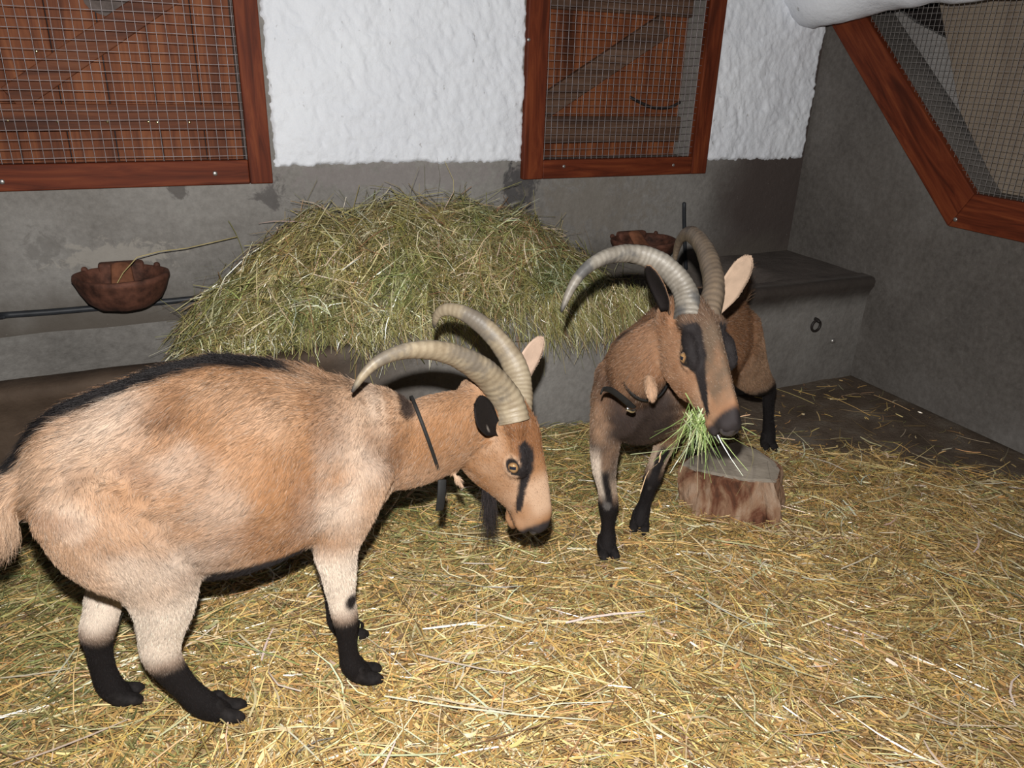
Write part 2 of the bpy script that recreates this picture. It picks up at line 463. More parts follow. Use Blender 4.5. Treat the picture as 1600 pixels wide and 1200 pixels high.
# ---- window helper: woven wire panel of real round wires
def wire_panel(name, ux, wz, origin, eu, ez, en, pitch, r, mat, parent, clip=None, nseg=10, seed=1, org=(0, 0, 0)):
    """grid of thin wires on the plane origin + u*eu + z*ez, slightly wavy; clip(u,z)->bool keeps a wire segment"""
    origin, eu, ez, en = map(np.asarray, (origin, eu, ez, en))
    parts = []
    rr = np.random.default_rng(seed)
    def wire(p0, p1, off):
        t = np.linspace(0, 1, nseg+1)
        q = p0[None, :]*(1-t)[:, None]+p1[None, :]*t[:, None]
        return q
    V, F = [], []
    def add(path, side, nrm):
        n0 = len(V); k = len(path)
        for p in path:
            for a in (0.25, 0.75, 1.25, 1.75):
                V.append(p+side*r*math.cos(a*math.pi)+nrm*r*math.sin(a*math.pi))
        for i in range(k-1):
            for j in range(4):
                a = n0+i*4+j; b = n0+i*4+(j+1) % 4
                F.append((a, b, b+4, a+4))
    def run(along_u, c, lo, hi, off):
        ts = np.linspace(lo, hi, nseg+1)
        ph = rr.uniform(0, 6.28); amp = pitch*0.045
        pts = []
        for t in ts:
            w = amp*math.sin(ph+t*7.0)
            u, z = (t, c+w) if along_u else (c+w, t)
            pts.append((u, z))
        seg = []
        for u, z in pts:
            ok = clip is None or clip(u, z)
            if ok: seg.append(origin+eu*u+ez*z+en*off)
            elif len(seg) > 1:
                add(seg, ez if along_u else eu, en); seg = []
            else: seg = []
        if len(seg) > 1: add(seg, ez if along_u else eu, en)
    u = ux[0]+pitch*0.4
    while u < ux[1]:
        run(False, u, wz[0], wz[1], r*0.9); u += pitch
    z = wz[0]+pitch*0.5
    while z < wz[1]:
        run(True, z, ux[0], ux[1], -r*0.9); z += pitch
    return mesh(name, V, F, mat, parent, org)

def disc(c, r, h, nrm=(0, -1, 0), n=12):
    """small domed screw head"""
    nrm = np.asarray(nrm, float); a = np.cross(nrm, (0, 0, 1.0)); a /= np.linalg.norm(a); b = np.cross(nrm, a)
    V, F = [], []
    for rr, hh in ((1, 0), (1, 0.5), (0.7, 0.9), (0.0, 1.0)):
        if rr == 0: V.append(np.asarray(c)+nrm*h*hh); continue
        for j in range(n):
            t = 2*math.pi*j/n
            V.append(np.asarray(c)+(a*math.cos(t)+b*math.sin(t))*r*rr+nrm*h*hh)
    for i in range(2):
        for j in range(n): F.append((i*n+j, i*n+(j+1) % n, (i+1)*n+(j+1) % n, (i+1)*n+j))
    for j in range(n): F.append((2*n+j, 2*n+(j+1) % n, 3*n))
    return V, F

# ---- window 1 (left)
YFR = YB-0.028                        # front of the frames
w1 = empty('window_1', (-0.3, YB, 0.93)); tag(w1, 'left window with reddish wooden frame and wire screen', 'window', kind='structure')
o1 = (-0.3, YB, 0.93)
a = PY(427, 285, YFR); b_ = PY(388, 250, YFR)
xo, xi, zo, zi = a[0], b_[0], a[2]-0.003, b_[2]
bevel(mesh('stile', *box(xi, xo, YFR, YB+0.01, zo, 2.10), M['frame_v'], w1, o1, smooth=False))
bevel(mesh('rail', *box(-1.05, xi-0.001, YFR+0.001, YB+0.01, zo, zi), M['frame'], w1, o1, smooth=False))
bevel(mesh('stile', *box(-1.05, -0.955, YFR, YB+0.01, zi+0.001, 2.10), M['frame_v'], w1, o1, smooth=False))
bevel(mesh('rail', *box(-0.953, xi-0.001, YFR+0.001, YB+0.01, 2.0, 2.10), M['frame'], w1, o1, smooth=False))
wire_panel('wire_mesh', (-0.953, xi), (zi, 2.0), (0, YFR+0.018, 0), (1, 0, 0), (0, 0, 1), (0, 1, 0), 0.0305, 0.00135, M['wire'], w1, seed=4, org=o1)
sh = empty('shutter', (0, 0, 0)); sh.parent = w1
YS = YB+0.115
nb = 9; bw = (W1[1]-W1[0]+0.04)/nb
bp = [box(W1[0]-0.02+i*bw+0.002, W1[0]-0.02+(i+1)*bw-0.001, YS, YS+0.025, W1[2]-0.02, W1[3]+0.02) for i in range(nb)]
bevel(mesh('board', *joinVF(bp), M['shut'], sh, o1, smooth=False), 0.003)
za, zb = PY(200, 204, YS-0.02)[2], PY(200, 163, YS-0.02)[2]
bevel(mesh('ledge', *box(W1[0], W1[1], YS-0.025, YS-0.001, za, zb), M['shut2'], sh, o1, smooth=False), 0.003)
def brace(p0, p1, w, y0, y1):
    p0, p1 = np.asarray(p0, float), np.asarray(p1, float); d = p1-p0; d /= np.linalg.norm(d)
    nn = np.array([-d[1], d[0]])*w/2
    c = [p0+nn, p0-nn, p1-nn, p1+nn]
    V = [(q[0], y, q[1]) for y in (y0, y1) for q in c]
    return V, [(0, 1, 2, 3), (7, 6, 5, 4), (0, 4, 5, 1), (1, 5, 6, 2), (2, 6, 7, 3), (3, 7, 4, 0)]
p0 = PY(20, 165, YS-0.02); p1 = PY(245, 15, YS-0.02)
bevel(mesh('brace', *brace((p0[0], p0[2]+0.02), (p1[0]+0.05, p1[2]+0.06), 0.085, YS-0.024, YS-0.001), M['shut2'], sh, o1, smooth=False), 0.003)
for (sx, sy) in ((57, 80), (113, 80), (14, 147), (12, 188), (90, 190), (168, 190), (232, 190), (246, 191), (296, 191)):
    c = PY(sx, sy, YS-0.026); c[1] = YS-0.0255 if sy > 150 else YS-0.001
    c2 = PY(sx, sy, c[1])
    mesh('screw', *disc(c2, 0.0055, 0.004), M['screw'], sh, o1)
# dark round-ended iron plate high on the shutter
pc = PY(190, 2, YS-0.004)
pv = []
for t in np.linspace(math.pi, 2*math.pi, 14): pv.append((pc[0]+0.115*math.cos(t), pc[2]+0.055*math.sin(t)))
pv += [(pc[0]+0.115, pc[2]+0.13), (pc[0]-0.115, pc[2]+0.13)]
n = len(pv)
V = [(x, y, z) for y in (YS-0.010, YS-0.0005) for x, z in pv]
F = [tuple(range(n)), tuple(range(2*n-1, n-1, -1))]+[(i, i+n, (i+1) % n+n, (i+1) % n) for i in range(n)]
mesh('hinge_plate', V, F, M['plate'], sh, o1, smooth=False)
for (sx, sy) in ((3, 284), (336, 271)):
    mesh('bolt', *disc(PY(sx, sy, YFR), 0.0085, 0.005), M['bolt'], w1, o1)

# ---- window 2 (middle)
o2 = (1.9, YB, 0.92)
w2 = empty('window_2', o2); tag(w2, 'middle window with reddish wooden frame and diagonal brace behind wire', 'window', kind='structure')
a = PY(817, 281, YFR); b_ = PY(849, 250, YFR); c = PY(1103, 270, YFR); d = PY(1083, 244, YFR)
xo, xi, xo2, xi2 = a[0], b_[0], c[0], d[0]; zo = c[2]-0.003; zi = d[2]-0.003
bevel(mesh('stile', *box(xo, xi, YFR, YB+0.01, zo, 2.10), M['frame_v'], w2, o2, smooth=False))
bevel(mesh('stile', *box(xi2, xo2, YFR, YB+0.01, zo, 2.10), M['frame_v'], w2, o2, smooth=False))
bevel(mesh('rail', *box(xi+0.001, xi2-0.001, YFR+0.001, YB+0.01, zo, zi), M['frame'], w2, o2, smooth=False))
bevel(mesh('rail', *box(xi+0.001, xi2-0.001, YFR+0.001, YB+0.01, 2.0, 2.10), M['frame'], w2, o2, smooth=False))
wire_panel('wire_mesh', (xi, xi2), (zi, 2.0), (0, YFR+0.018, 0), (1, 0, 0), (0, 0, 1), (0, 1, 0), 0.0292, 0.0013, M['wire'], w2, seed=9, org=o2)
sh = empty('shutter', (0, 0, 0)); sh.parent = w2
YS2 = YB+0.125
nb = 6; bw = (W2[1]-W2[0]+0.04)/nb
bp = [box(W2[0]-0.02+i*bw+0.002, W2[0]-0.02+(i+1)*bw-0.001, YS2, YS2+0.025, W2[2]-0.02, W2[3]+0.02) for i in range(nb)]
bevel(mesh('board', *joinVF(bp), M['shut'], sh, o2, smooth=False), 0.003)
za, zb = PY(960, 222, YS2-0.025)[2], PY(960, 182, YS2-0.025)[2]
bevel(mesh('ledge', *box(W2[0], W2[1]-0.002, YS2-0.03, YS2-0.001, za, zb), M['greywood'], sh, o2, smooth=False), 0.003)
p0 = PY(850, 168, YS2-0.03); p1 = PY(1040, 40, YS2-0.03)
bevel(mesh('brace', *brace((p0[0], p0[2]), (p1[0], p1[2]), 0.10, YS2-0.03, YS2-0.001), M['greywood'], sh, o2, smooth=False), 0.003)
zt = PY(900, 16, YS2-0.03)[2]
bevel(mesh('ledge', *box(W2[0], W2[1]-0.002, YS2-0.03, YS2-0.001, zt, zt+0.12), M['greywood'], sh, o2, smooth=False), 0.003)
# iron latch, a loose bow on the boards
lp = [PY(x, y, YS2-0.012) for x, y in ((985, 152), (1000, 160), (1020, 168), (1045, 168), (1062, 160))]
V, F, *_ = tube(lp, 0.007, 0.007, (0, 1, 0), 8, 4)
mesh('latch', V, F, M['iron'], sh, o2)
for (sx, sy) in ((881, 260), (1052, 258), (826, 62)):
    mesh('bolt', *disc(PY(sx, sy, YFR), 0.007, 0.004), M['bolt'], w2, o2)

# ---- window 3 in the right wall: cut-corner frame, wire screen, board panel behind
o3 = (XR, 2.1, 0.82)
w3 = empty('window_3', o3); tag(w3, 'right wall window with slanting reddish frame board and fine wire screen', 'window', kind='structure')
XF = XR-0.028
def slab_x(poly, x0, x1):
    n = len(poly)
    V = [(x, y, z) for x in (x0, x1) for y, z in poly]
    F = [tuple(range(n))[::-1], tuple(range(n, 2*n))]+[(i, (i+1) % n, (i+1) % n+n, i+n) for i in range(n)]
    return V, F
def yz(px, py): q = PX(px, py, XF); return (q[1], q[2])
A = yz(1291, 26); B = yz(1480, 353); D = yz(1522, 303); E_ = yz(1345, 14)
ext = 0.12
dA = np.array(A)-np.array(B); dA /= np.linalg.norm(dA)
A2 = tuple(np.array(A)+dA*ext); E2 = tuple(np.array(E_)+dA*ext)
def m_slant():
    m = m_wood('stained_slant', (0.045, 0.010, 0.005), (0.125, 0.026, 0.010), (0.21, 0.052, 0.018), axis=1)
    nt = m.node_tree
    for n in list(nt.nodes):
        if n.type == 'MAPPING':
            src = n.inputs[0].links[0].from_socket; r = N(nt, 'ShaderNodeMapping'); r.inputs['Rotation'].default_value = (math.radians(-42.7), 0, 0)
            nt.links.new(src, r.inputs[0]); nt.links.new(r.outputs[0], n.inputs[0])
    return m
bevel(mesh('stile', *slab_x([A2, B, D, E2], XF, XR+0.01), m_slant(), w3, o3, smooth=False))
zb = yz(1600, 384); zt_ = yz(1600, 316)
M['frame_y'] = m_wood('stained_rail', (0.045, 0.010, 0.005), (0.125, 0.026, 0.010), (0.21, 0.052, 0.018), axis=1)
bevel(mesh('rail', *slab_x([(B[0]-0.001, B[1]), (1.1, B[1]), (1.1, D[1]), (D[0]-0.001, D[1])], XF+0.001, XR+0.01), M['frame_y'], w3, o3, smooth=False))
sl = (E_[1]-D[1])/(E_[0]-D[0])
wire_panel('wire_mesh', (1.15, 2.9), (D[1], 2.05), (XF+0.018, 0, 0), (0, 1, 0), (0, 0, 1), (1, 0, 0), 0.0235, 0.0011, M['wire_d'], w3,
           clip=lambda u, z: z > D[1]+max(0, (u-D[0]))*sl-0.01, nseg=60, seed=3, org=o3)
mesh('bolt', *disc(PX(1493, 343, XF), 0.009, 0.005, (-1, 0, 0)), M['bolt'], w3, o3)
# board panel and a mortar-smeared slope behind the screen
XP = XR+0.17
pA = PX(1470, 0, XP); pB = PX(1500, 175, XP); pC = PX(1560, 300, XP)
bevel(mesh('panel', *slab_x([(pA[1], 2.1), (pA[1], pA[2]-0.02), (pB[1], pB[2]), (pC[1], pC[2]), (pC[1]-0.02, 0.9), (1.15, 0.9), (1.15, 2.1)], XP, XP+0.02), M['panel'], w3, o3, smooth=False), 0.002)
s0 = PX(1375, 20, XP); s1 = PX(1425, 35, XP); s2 = PX(1478, 62, XP); s3 = PX(1590, 312, XP)
mesh('mortar_slope', *slab_x([(2.90, 1.70), (s1[1], s1[2]), (s2[1], s2[2]), (pB[1]-0.10, pB[2]), (s3[1]-0.12, 0.90), (2.0, 0.90)], XP+0.021, XP+0.05),
     m_concrete('mortar', [(0.25, (0.12, 0.11, 0.105)), (0.5, (0.24, 0.225, 0.215)), (0.75, (0.34, 0.325, 0.31))], seed=9), w3, o3, smooth=False)
mesh('backing', *slab_x([(2.9, 0.9), (1.15, 0.9), (1.15, 2.1), (2.9, 2.1)], XR+0.27, XR+0.29), M['iron'], w3, o3, smooth=False)

# ---- lumpy whitewashed beam end by the corner, top right
def plaster_beam():
    V, F = [], []
    ctr = [(2.93, 3.06, 1.72, .155, .125), (2.90, 2.95, 1.71, .17, .125), (2.90, 2.84, 1.705, .15, .11), (2.92, 2.72, 1.73, .12, .10), (2.95, 2.58, 1.745, .095, .095), (2.98, 2.40, 1.75, .075, .09), (2.99, 2.1, 1.75, .07, .085), (2.99, 1.4, 1.76, .07, .085)]
    Vt, Ft, *_ = tube([c[:3] for c in ctr], [c[3] for c in ctr], [c[4] for c in ctr], (1, 0, 0), 20, 5)
    d = fbm(Vt, 7, 71)-0.5
    nrm = Vt-np.array([2.95, 0, 1.72]); nrm[:, 1] = 0
    nrm /= np.linalg.norm(nrm, axis=1)[:, None]+1e-9
    return Vt+nrm*(d*0.07)[:, None], Ft
V, F = plaster_beam()
tb = mesh('trim_1', V, F, M['plaster'])
tag(tb, 'lumpy whitewashed beam end in the upper right corner', 'beam', kind='structure')

# ------------------------------------------------------------------ manger
ZR = 0.507
def manger():
    prof = [(YF+0.035, -0.02), (YF+0.03, 0.10), (YF+0.03, 0.30), (YF+0.028, 0.40), (YF+0.016, 0.44), (YF+0.002, 0.465), (YF, ZR-0.018), (YF+0.010, ZR-0.004), (YF+0.03, ZR),
            (YF+0.085, ZR+0.002), (YF+0.105, ZR-0.008), (YF+0.115, ZR-0.03), (YF+0.15, 0.36), (YF+0.22, 0.30), (YF+0.34, 0.31), (YF+0.48, 0.36), (YB-0.003, 0.44), (YB-0.003, -0.02)]
    xs = np.linspace(-2.5, XR+0.02, 150)
    V = []
    for x in xs:
        fill = sstep(2.40, 2.62, x)
        for i, (y, z) in enumerate(prof):
            if 10 <= i <= 16: z = z*(1-fill)+(ZR-0.004)*fill
            V.append((x, y, z))
    V = np.array(V); k = len(prof)
    V[:, 2] -= 0.045*(1-sstep(0.35, 1.3, V[:, 0]))*sstep(0.30, 0.42, V[:, 2])*(V[:, 1] < YF+0.14)
    d = fbm(V, 4, 50)-0.5; V[:, 1] += 0.016*d*(V[:, 1] < YF+0.3); V[:, 2] += 0.012*(fbm(V, 5, 60)-0.5)*(V[:, 2] > 0.05)
    F = [(i*k+j, (i+1)*k+j, (i+1)*k+(j+1) % k, i*k+(j+1) % k) for i in range(len(xs)-1) for j in range(k)]
    F += [tuple(range(k)), tuple((len(xs)-1)*k+j for j in range(k))[::-1]]
    return V, F
def m_manger():
    """concrete with a black greasy band rubbed under the lip and mud on the left half"""
    m = M['manger']; nt = m.node_tree; b = nt.nodes['Principled BSDF']
    lnk = b.inputs['Base Color'].links[0]; c = lnk.from_socket
    x, y, z = pos_xyz(nt)
    v = coords(nt)
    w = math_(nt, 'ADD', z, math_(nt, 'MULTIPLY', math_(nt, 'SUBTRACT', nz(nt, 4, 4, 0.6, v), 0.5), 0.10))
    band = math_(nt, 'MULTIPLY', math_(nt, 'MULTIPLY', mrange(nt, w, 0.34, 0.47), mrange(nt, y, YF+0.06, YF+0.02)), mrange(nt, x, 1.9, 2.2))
    ledge = math_(nt, 'MULTIPLY', mrange(nt, y, YF+0.02, YF+0.06), mrange(nt, x, 1.9, 2.3))
    c = mixc(nt, math_(nt, 'MULTIPLY', ledge, 0.8), c, ramp(nt, nz(nt, 6, 6, 0.6, v), [(0.3, (0.06, 0.045, 0.037)), (0.7, (0.125, 0.10, 0.085))]))
    wx = math_(nt, 'ADD', x, math_(nt, 'MULTIPLY', math_(nt, 'SUBTRACT', nz(nt, 2.3, 5, 0.6, v), 0.5), 0.5))
    mud = math_(nt, 'MULTIPLY', mrange(nt, wx, 1.05, 0.35), mrange(nt, y, YF+0.115, YF+0.09))
    c = mixc(nt, mud, c, ramp(nt, nz(nt, 7, 6, 0.6, v), [(0.3, (0.045, 0.029, 0.019)), (0.7, (0.085, 0.058, 0.04))]))
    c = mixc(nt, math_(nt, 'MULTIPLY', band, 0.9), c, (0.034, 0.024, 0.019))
    nt.links.new(c, b.inputs['Base Color'])
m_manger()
V, F = manger()
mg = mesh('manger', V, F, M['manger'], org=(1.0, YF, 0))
mg.data.set_sharp_from_angle(angle=math.radians(50))
tag(mg, 'long grey concrete manger with rounded lip along the back wall', 'manger')

# ---- tether ring on the manger front
rc = PY(1275, 509, YF+0.012)
ringo = empty('tether_ring', tuple(rc)); tag(ringo, 'dark iron tether ring hanging on the concrete manger front near the right corner', 'ring')
th = np.linspace(0, 2*math.pi, 25)
V, F = [], []
for t in th[:-1]:
    for p in np.linspace(0, 2*math.pi, 9)[:-1]:
        R_ = 0.026+0.006*math.cos(p)
        V.append((rc[0]+R_*math.cos(t), rc[1]+0.006*math.sin(p), rc[2]+R_*math.sin(t)))
for i in range(24):
    for j in range(8):
        F.append((i*8+j, ((i+1) % 24)*8+j, ((i+1) % 24)*8+(j+1) % 8, i*8+(j+1) % 8))
mesh('ring', V, F, M['iron'], ringo, rc)
V, F, *_ = tube([rc+[0, 0.03, 0.03], rc+[0, 0.0, 0.03], rc+[0, -0.012, 0.024]], 0.008, 0.008, (1, 0, 0), 8, 3)
mesh('eye_bolt', V, F, M['iron'], ringo, rc)
bs = PY(1300, 532, YF+0.03)
tag(mesh('bolt_stub', *disc(bs, 0.013, 0.014), M['bolt'], org=tuple(bs)), 'small grey bolt stub below and right of the tether ring', 'bolt')

# ---- pipe along the wall, riser, bowls
pp = [PY(x, y, YB-0.014) for x, y in ((-40, 498), (0, 493), (70, 488), (130, 483), (240, 473), (341, 463), (420, 456))]
pp = [np.array([-1.6, YB-0.014, pp[0][2]])]+pp+[np.array([1.9, YB-0.014, pp[-1][2]+0.0])]
V, F, *_ = tube(pp, 0.0115, 0.0115, (0, 1, 0), 12, 4)
tag(mesh('water_pipe', V, F, M['cable'], org=tuple(pp[1])), 'thin black water pipe along the wall behind the rusty bowl', 'pipe')
pp = [PY(x, y, YB-0.013) for x, y in ((1069, 318), (1069, 345), (1070, 380), (1072, 420))]
V, F, *_ = tube(pp, 0.0095, 0.0095, (1, 0, 0), 12, 4)
tag(mesh('pipe_riser', V, F, M['cable'], org=tuple(pp[0])), 'short upright black pipe on the wall behind the horns of the browner goat', 'pipe')

def bowl(cx, cy, cz, r, depth, label, nm='drinking_bowl'):
    """half-round cast iron animal waterer: bowl, thick rim, back plate, tongue lever"""
    org = (cx, cy, cz-depth)
    root = empty(nm, org); tag(root, label, 'drinking bowl', 'rusty drinking bowls on the back wall')
    n = 36; V, F = [], []
    def sq(t):   # rounded D outline, flat side to the wall
        c, s = math.cos(t), math.sin(t)
        return c, (s if s < 0 else s*0.75)
    prof = [(0.0, -1.0), (0.35, -0.985), (0.62, -0.90), (0.82, -0.70), (0.93, -0.45), (1.0, -0.22), (1.03, -0.14), (1.045, -0.10), (1.03, 0.0), (0.985, 0.02), (0.94, -0.02),
            (0.88, -0.12), (0.78, -0.40), (0.60, -0.62), (0.32, -0.72), (0.0, -0.74)]
    for pr, pz in prof:
        for j in range(n):
            c, s = sq(2*math.pi*j/n); V.append((cx+r*pr*c, cy+r*pr*s*0.95, cz+depth*pz))
    for i in range(len(prof)-1):
        for j in range(n): F.append((i*n+j, i*n+(j+1) % n, (i+1)*n+(j+1) % n, (i+1)*n+j))
    V = np.array(V); V += (fbm(V, 25, 5)-0.5)[:, None]*0.006
    mesh('bowl', V, F, M['rust'], root, org)
    V, F = box(cx-r*0.50, cx+r*0.50, cy+r*0.52, cy+r*0.80, cz-depth*0.5, cz+depth*0.14)
    bevel(mesh('back_plate', V, F, M['rust'], root, org, smooth=False), 0.012, 3)
    V, F, *_ = tube([(cx, cy+r*0.5, cz+0.012), (cx, cy+r*0.1, cz-depth*0.25), (cx, cy-r*0.25, cz-depth*0.50)], [r*.22, r*.25, r*.30], [.010, .009, .008], (1, 0, 0), 12, 4)
    mesh('tongue', V, F, M['rust2'], root, org)
    for s in (-1, 1):
        mesh('bolt', *disc((cx+s*r*0.78, cy+r*0.50, cz+0.002), 0.011, 0.012, (0, 0, 1.0) if False else (0, -1, 0)), M['rust'], root, org)
    return root
M['rust2'] = m_plain('orange_rust', (0.21, 0.085, 0.045), 0.8, 0.25, 0.1, 0.5, 18)
bc = PY(191, 436, YB-0.12)
bowl(bc[0], YB-0.12, bc[2]+0.022, 0.149, 0.125, 'rusty cast iron drinking bowl left of the hay, under the left window')
bc2 = PY(1003, 372, YB-0.10)
bowl(bc2[0], YB-0.11, bc2[2], 0.155, 0.105, 'rusty drinking bowl half hidden behind the horns of the browner goat')

# ------------------------------------------------------------------ straw, hay
def blades(c, yaw, pitch, L, w, bend, roll, colr, droop=None):
    """N flat stalks: centre c, heading yaw, tilt pitch, length L, width w, sideways bend; returns V,Q,colours"""
    n = len(c); t = np.linspace(-0.5, 0.5, 4)
    d = np.column_stack([np.cos(yaw)*np.cos(pitch), np.sin(yaw)*np.cos(pitch), np.sin(pitch)])
    s0 = np.column_stack([-np.sin(yaw), np.cos(yaw), np.zeros(n)])
    up = np.cross(d, s0)
    s = s0*np.cos(roll)[:, None]+up*np.sin(roll)[:, None]
    P = c[:, None, :]+d[:, None, :]*(t[None, :, None]*L[:, None, None])
    k = (t*t*4-0.5)[None, :, None]
    P = P+s0[:, None, :]*(bend*L)[:, None, None]*k
    if droop is not None: P = P-np.array([0, 0, 1.0])*(droop*L)[:, None, None]*(t*t*4)[None, :, None]
    wt = np.array([0.9, 1.0, 0.95, 0.55])[None, :, None]*w[:, None, None]*0.5
    V = np.stack([P-s[:, None, :]*wt, P+s[:, None, :]*wt], 2).reshape(-1, 3)
    b = (np.arange(n)*8)[:, None]
    Q = np.concatenate([b+np.array([[0, 1, 3, 2]])+2*i for i in range(3)], 0)
    C = np.repeat(colr, 8, 0)
    return V, Q, C
def palette(n, cols, probs, var=0.22, rg=rng):
    c = np.array(cols)[rg.choice(len(cols), n, p=np.array(probs)/sum(probs))]
    return np.clip(c*(1+var*rg.standard_normal((n, 1)))*(1+0.06*rg.standard_normal((n, 3))), 0.004, 0.95)

def straw_bedding():
    parts = []
    def batch(n, Lr, wr, zmax, cols, probs, keep=None, pit=0.10, var=0.25):
        x = rng.uniform(-1.2, 3.0, n*2); y = rng.uniform(0.45, 2.48, n*2)
        m = (x > -1.2) & (x < 3.02)
        # only the part of the floor in front of the lens and near it
        cz = x*CF[0]+y*CF[1]+(0-1.4)*CF[2]; u = (x*CR[0]+y*CR[1]-1.4*CR[2])/cz*FPX; v = -(x*CU[0]+y*CU[1]-1.4*CU[2])/cz*FPX
        m &= (np.abs(u) < 1200) & (v < 900)
        p = straw_mask(x, y)
        m &= rng.uniform(0, 1, n*2) < (p*0.97+0.03)
        x, y = x[m][:n], y[m][:n]; k = len(x)
        L = rng.uniform(*Lr, k)*rng.uniform(0.6, 1.3, k); w = rng.uniform(*wr, k)
        z = floor_h(x, y)+0.003+zmax*rng.uniform(0, 1, k)**1.6*np.maximum(straw_mask(x, y), 0.12)
        pitch = np.clip(rng.normal(0, pit, k), -0.3, 0.3)
        z = np.maximum(z, floor_h(x, y)+np.abs(np.sin(pitch))*L*0.42)
        P3 = np.column_stack([x, y, 0*x])
        yaw = rng.uniform(0, math.pi, k)
        al = rng.uniform(0, 1, k) < 0.25       # patches of stalks lying the same way
        yaw = np.where(al, (fbm(P3, 1.6, 91)*5.0-2.9)+rng.normal(0, 0.4, k), yaw)
        bend = rng.normal(0, 0.09, k); roll = rng.normal(0, 0.55, k)
        colr = palette(k, cols, probs, var)
        # greener fodder is strewn close to the manger and on the left front
        g = np.clip(sstep(1.35, 2.3, y)*0.55*sstep(2.1, 1.2, x)+sstep(0.15, -0.35, x)*0.35, 0, 0.7)
        gi = rng.uniform(0, 1, k) < g*0.7
        colr[gi] = palette(int(gi.sum()), [(0.25, 0.24, 0.085), (0.34, 0.31, 0.13), (0.16, 0.16, 0.06)], [.5, .3, .2])
        parts.append(blades(np.column_stack([x, y, z]), yaw, pitch, L, w, bend, roll, colr))
    gold = [(0.56, 0.365, 0.125), (0.64, 0.46, 0.20), (0.74, 0.60, 0.36), (0.40, 0.24, 0.085), (0.22, 0.135, 0.065), (0.35, 0.32, 0.13)]
    batch(30000, (0.012, 0.06), (0.002, 0.0055), 0.014, gold, [.25, .2, .08, .25, .14, .08], pit=0.20)
    batch(26000, (0.04, 0.13), (0.0016, 0.004), 0.026, gold, [.27, .25, .10, .20, .08, .10])
    batch(9000, (0.12, 0.30), (0.0016, 0.0036), 0.03, gold, [.26, .28, .18, .14, .04, .10], pit=0.06)
    batch(1300, (0.02, 0.22), (0.003, 0.006), 0.034, [(0.70, 0.64, 0.48), (0.58, 0.48, 0.28)], [.5, .5], pit=0.06, var=0.12)
    batch(6000, (0.012, 0.045), (0.004, 0.009), 0.026, gold, [.25, .25, .12, .25, .08, .05], pit=0.22)
    # a few long pale stalks that catch the light
    sp = [((650, 1022), (800, 1054)), ((672, 1090), (800, 1112)), ((1088, 990), (1282, 1062)), ((1436, 880), (1532, 917)), ((1420, 1100), (1490, 1132)), ((372, 990), (405, 1018)),
          ((742, 1062), (768, 1088)), ((600, 1090), (930, 1128)), ((560, 1180), (700, 1178)), ((1086, 928), (1170, 975)), ((250, 1150), (330, 1090)), ((0, 1060), (110, 1045)), ((20, 1195), (200, 1125)), ((1040, 895), (1060, 890))]
    cc, ya, LL = [], [], []
    for (a0, a1) in sp:
        p, q = PZ(*a0, 0.035), PZ(*a1, 0.035)
        cc.append((p+q)/2); ya.append(math.atan2(*(q-p)[[1, 0]])); LL.append(np.linalg.norm(q-p))
    k = len(cc)
    parts.append(blades(np.array(cc), np.array(ya), np.zeros(k), np.array(LL), np.full(k, 0.0052), np.full(k, 0.02), np.zeros(k), palette(k, [(0.66, 0.60, 0.42)], [1], 0.08)))
    V, Q, C, n = [], [], [], 0
    for v, q, c in parts: V.append(v); Q.append(q+n); C.append(c); n += len(v)
    V = np.vstack(V); V[:, 1] = np.minimum(V[:, 1], YF+0.022); V[:, 0] = np.minimum(V[:, 0], XR-0.004)
    o = quads('straw_bedding', V, np.vstack(Q), M['straw'], colors=np.vstack(C), org=(1, 1.5, 0), smooth=False)
    tag(o, 'golden straw bedding scattered over the stable floor', 'straw', kind='stuff')
straw_bedding()

GREEN = [(0.29, 0.25, 0.085), (0.40, 0.36, 0.15), (0.15, 0.145, 0.05), (0.56, 0.49, 0.27), (0.68, 0.63, 0.44), (0.30, 0.18, 0.085)]
HT = [(285, 532), (330, 495), (380, 452), (420, 404), (465, 382), (500, 352), (545, 356), (585, 330), (640, 322), (690, 346), (735, 336), (775, 356), (830, 350), (865, 380), (905, 405), (950, 450), (1000, 482), (1035, 525)]
HXZ = np.array([PY(x, y, 2.80)[[0, 2]] for x, y in HT])
def hay_h(x, y):
    top = np.interp(x, HXZ[:, 0], HXZ[:, 1], left=0.40, right=0.40)
    t = sstep(YF-0.06, 2.84, y)**0.8
    base = ZR-0.055
    return base+(top-base)*t*(1-0.25*sstep(2.9, 3.05, y))
def tint(c, x, y):
    P = np.column_stack([x, y, 0*x]); g = fbm(P, 5, 21)[:, None]; d = fbm(P, 11, 23)[:, None]
    return np.clip(c*(0.6+0.8*d)*(1+(g-0.5)*np.array([[0.65, 0.22, 0.35]])), 0.004, 0.95)
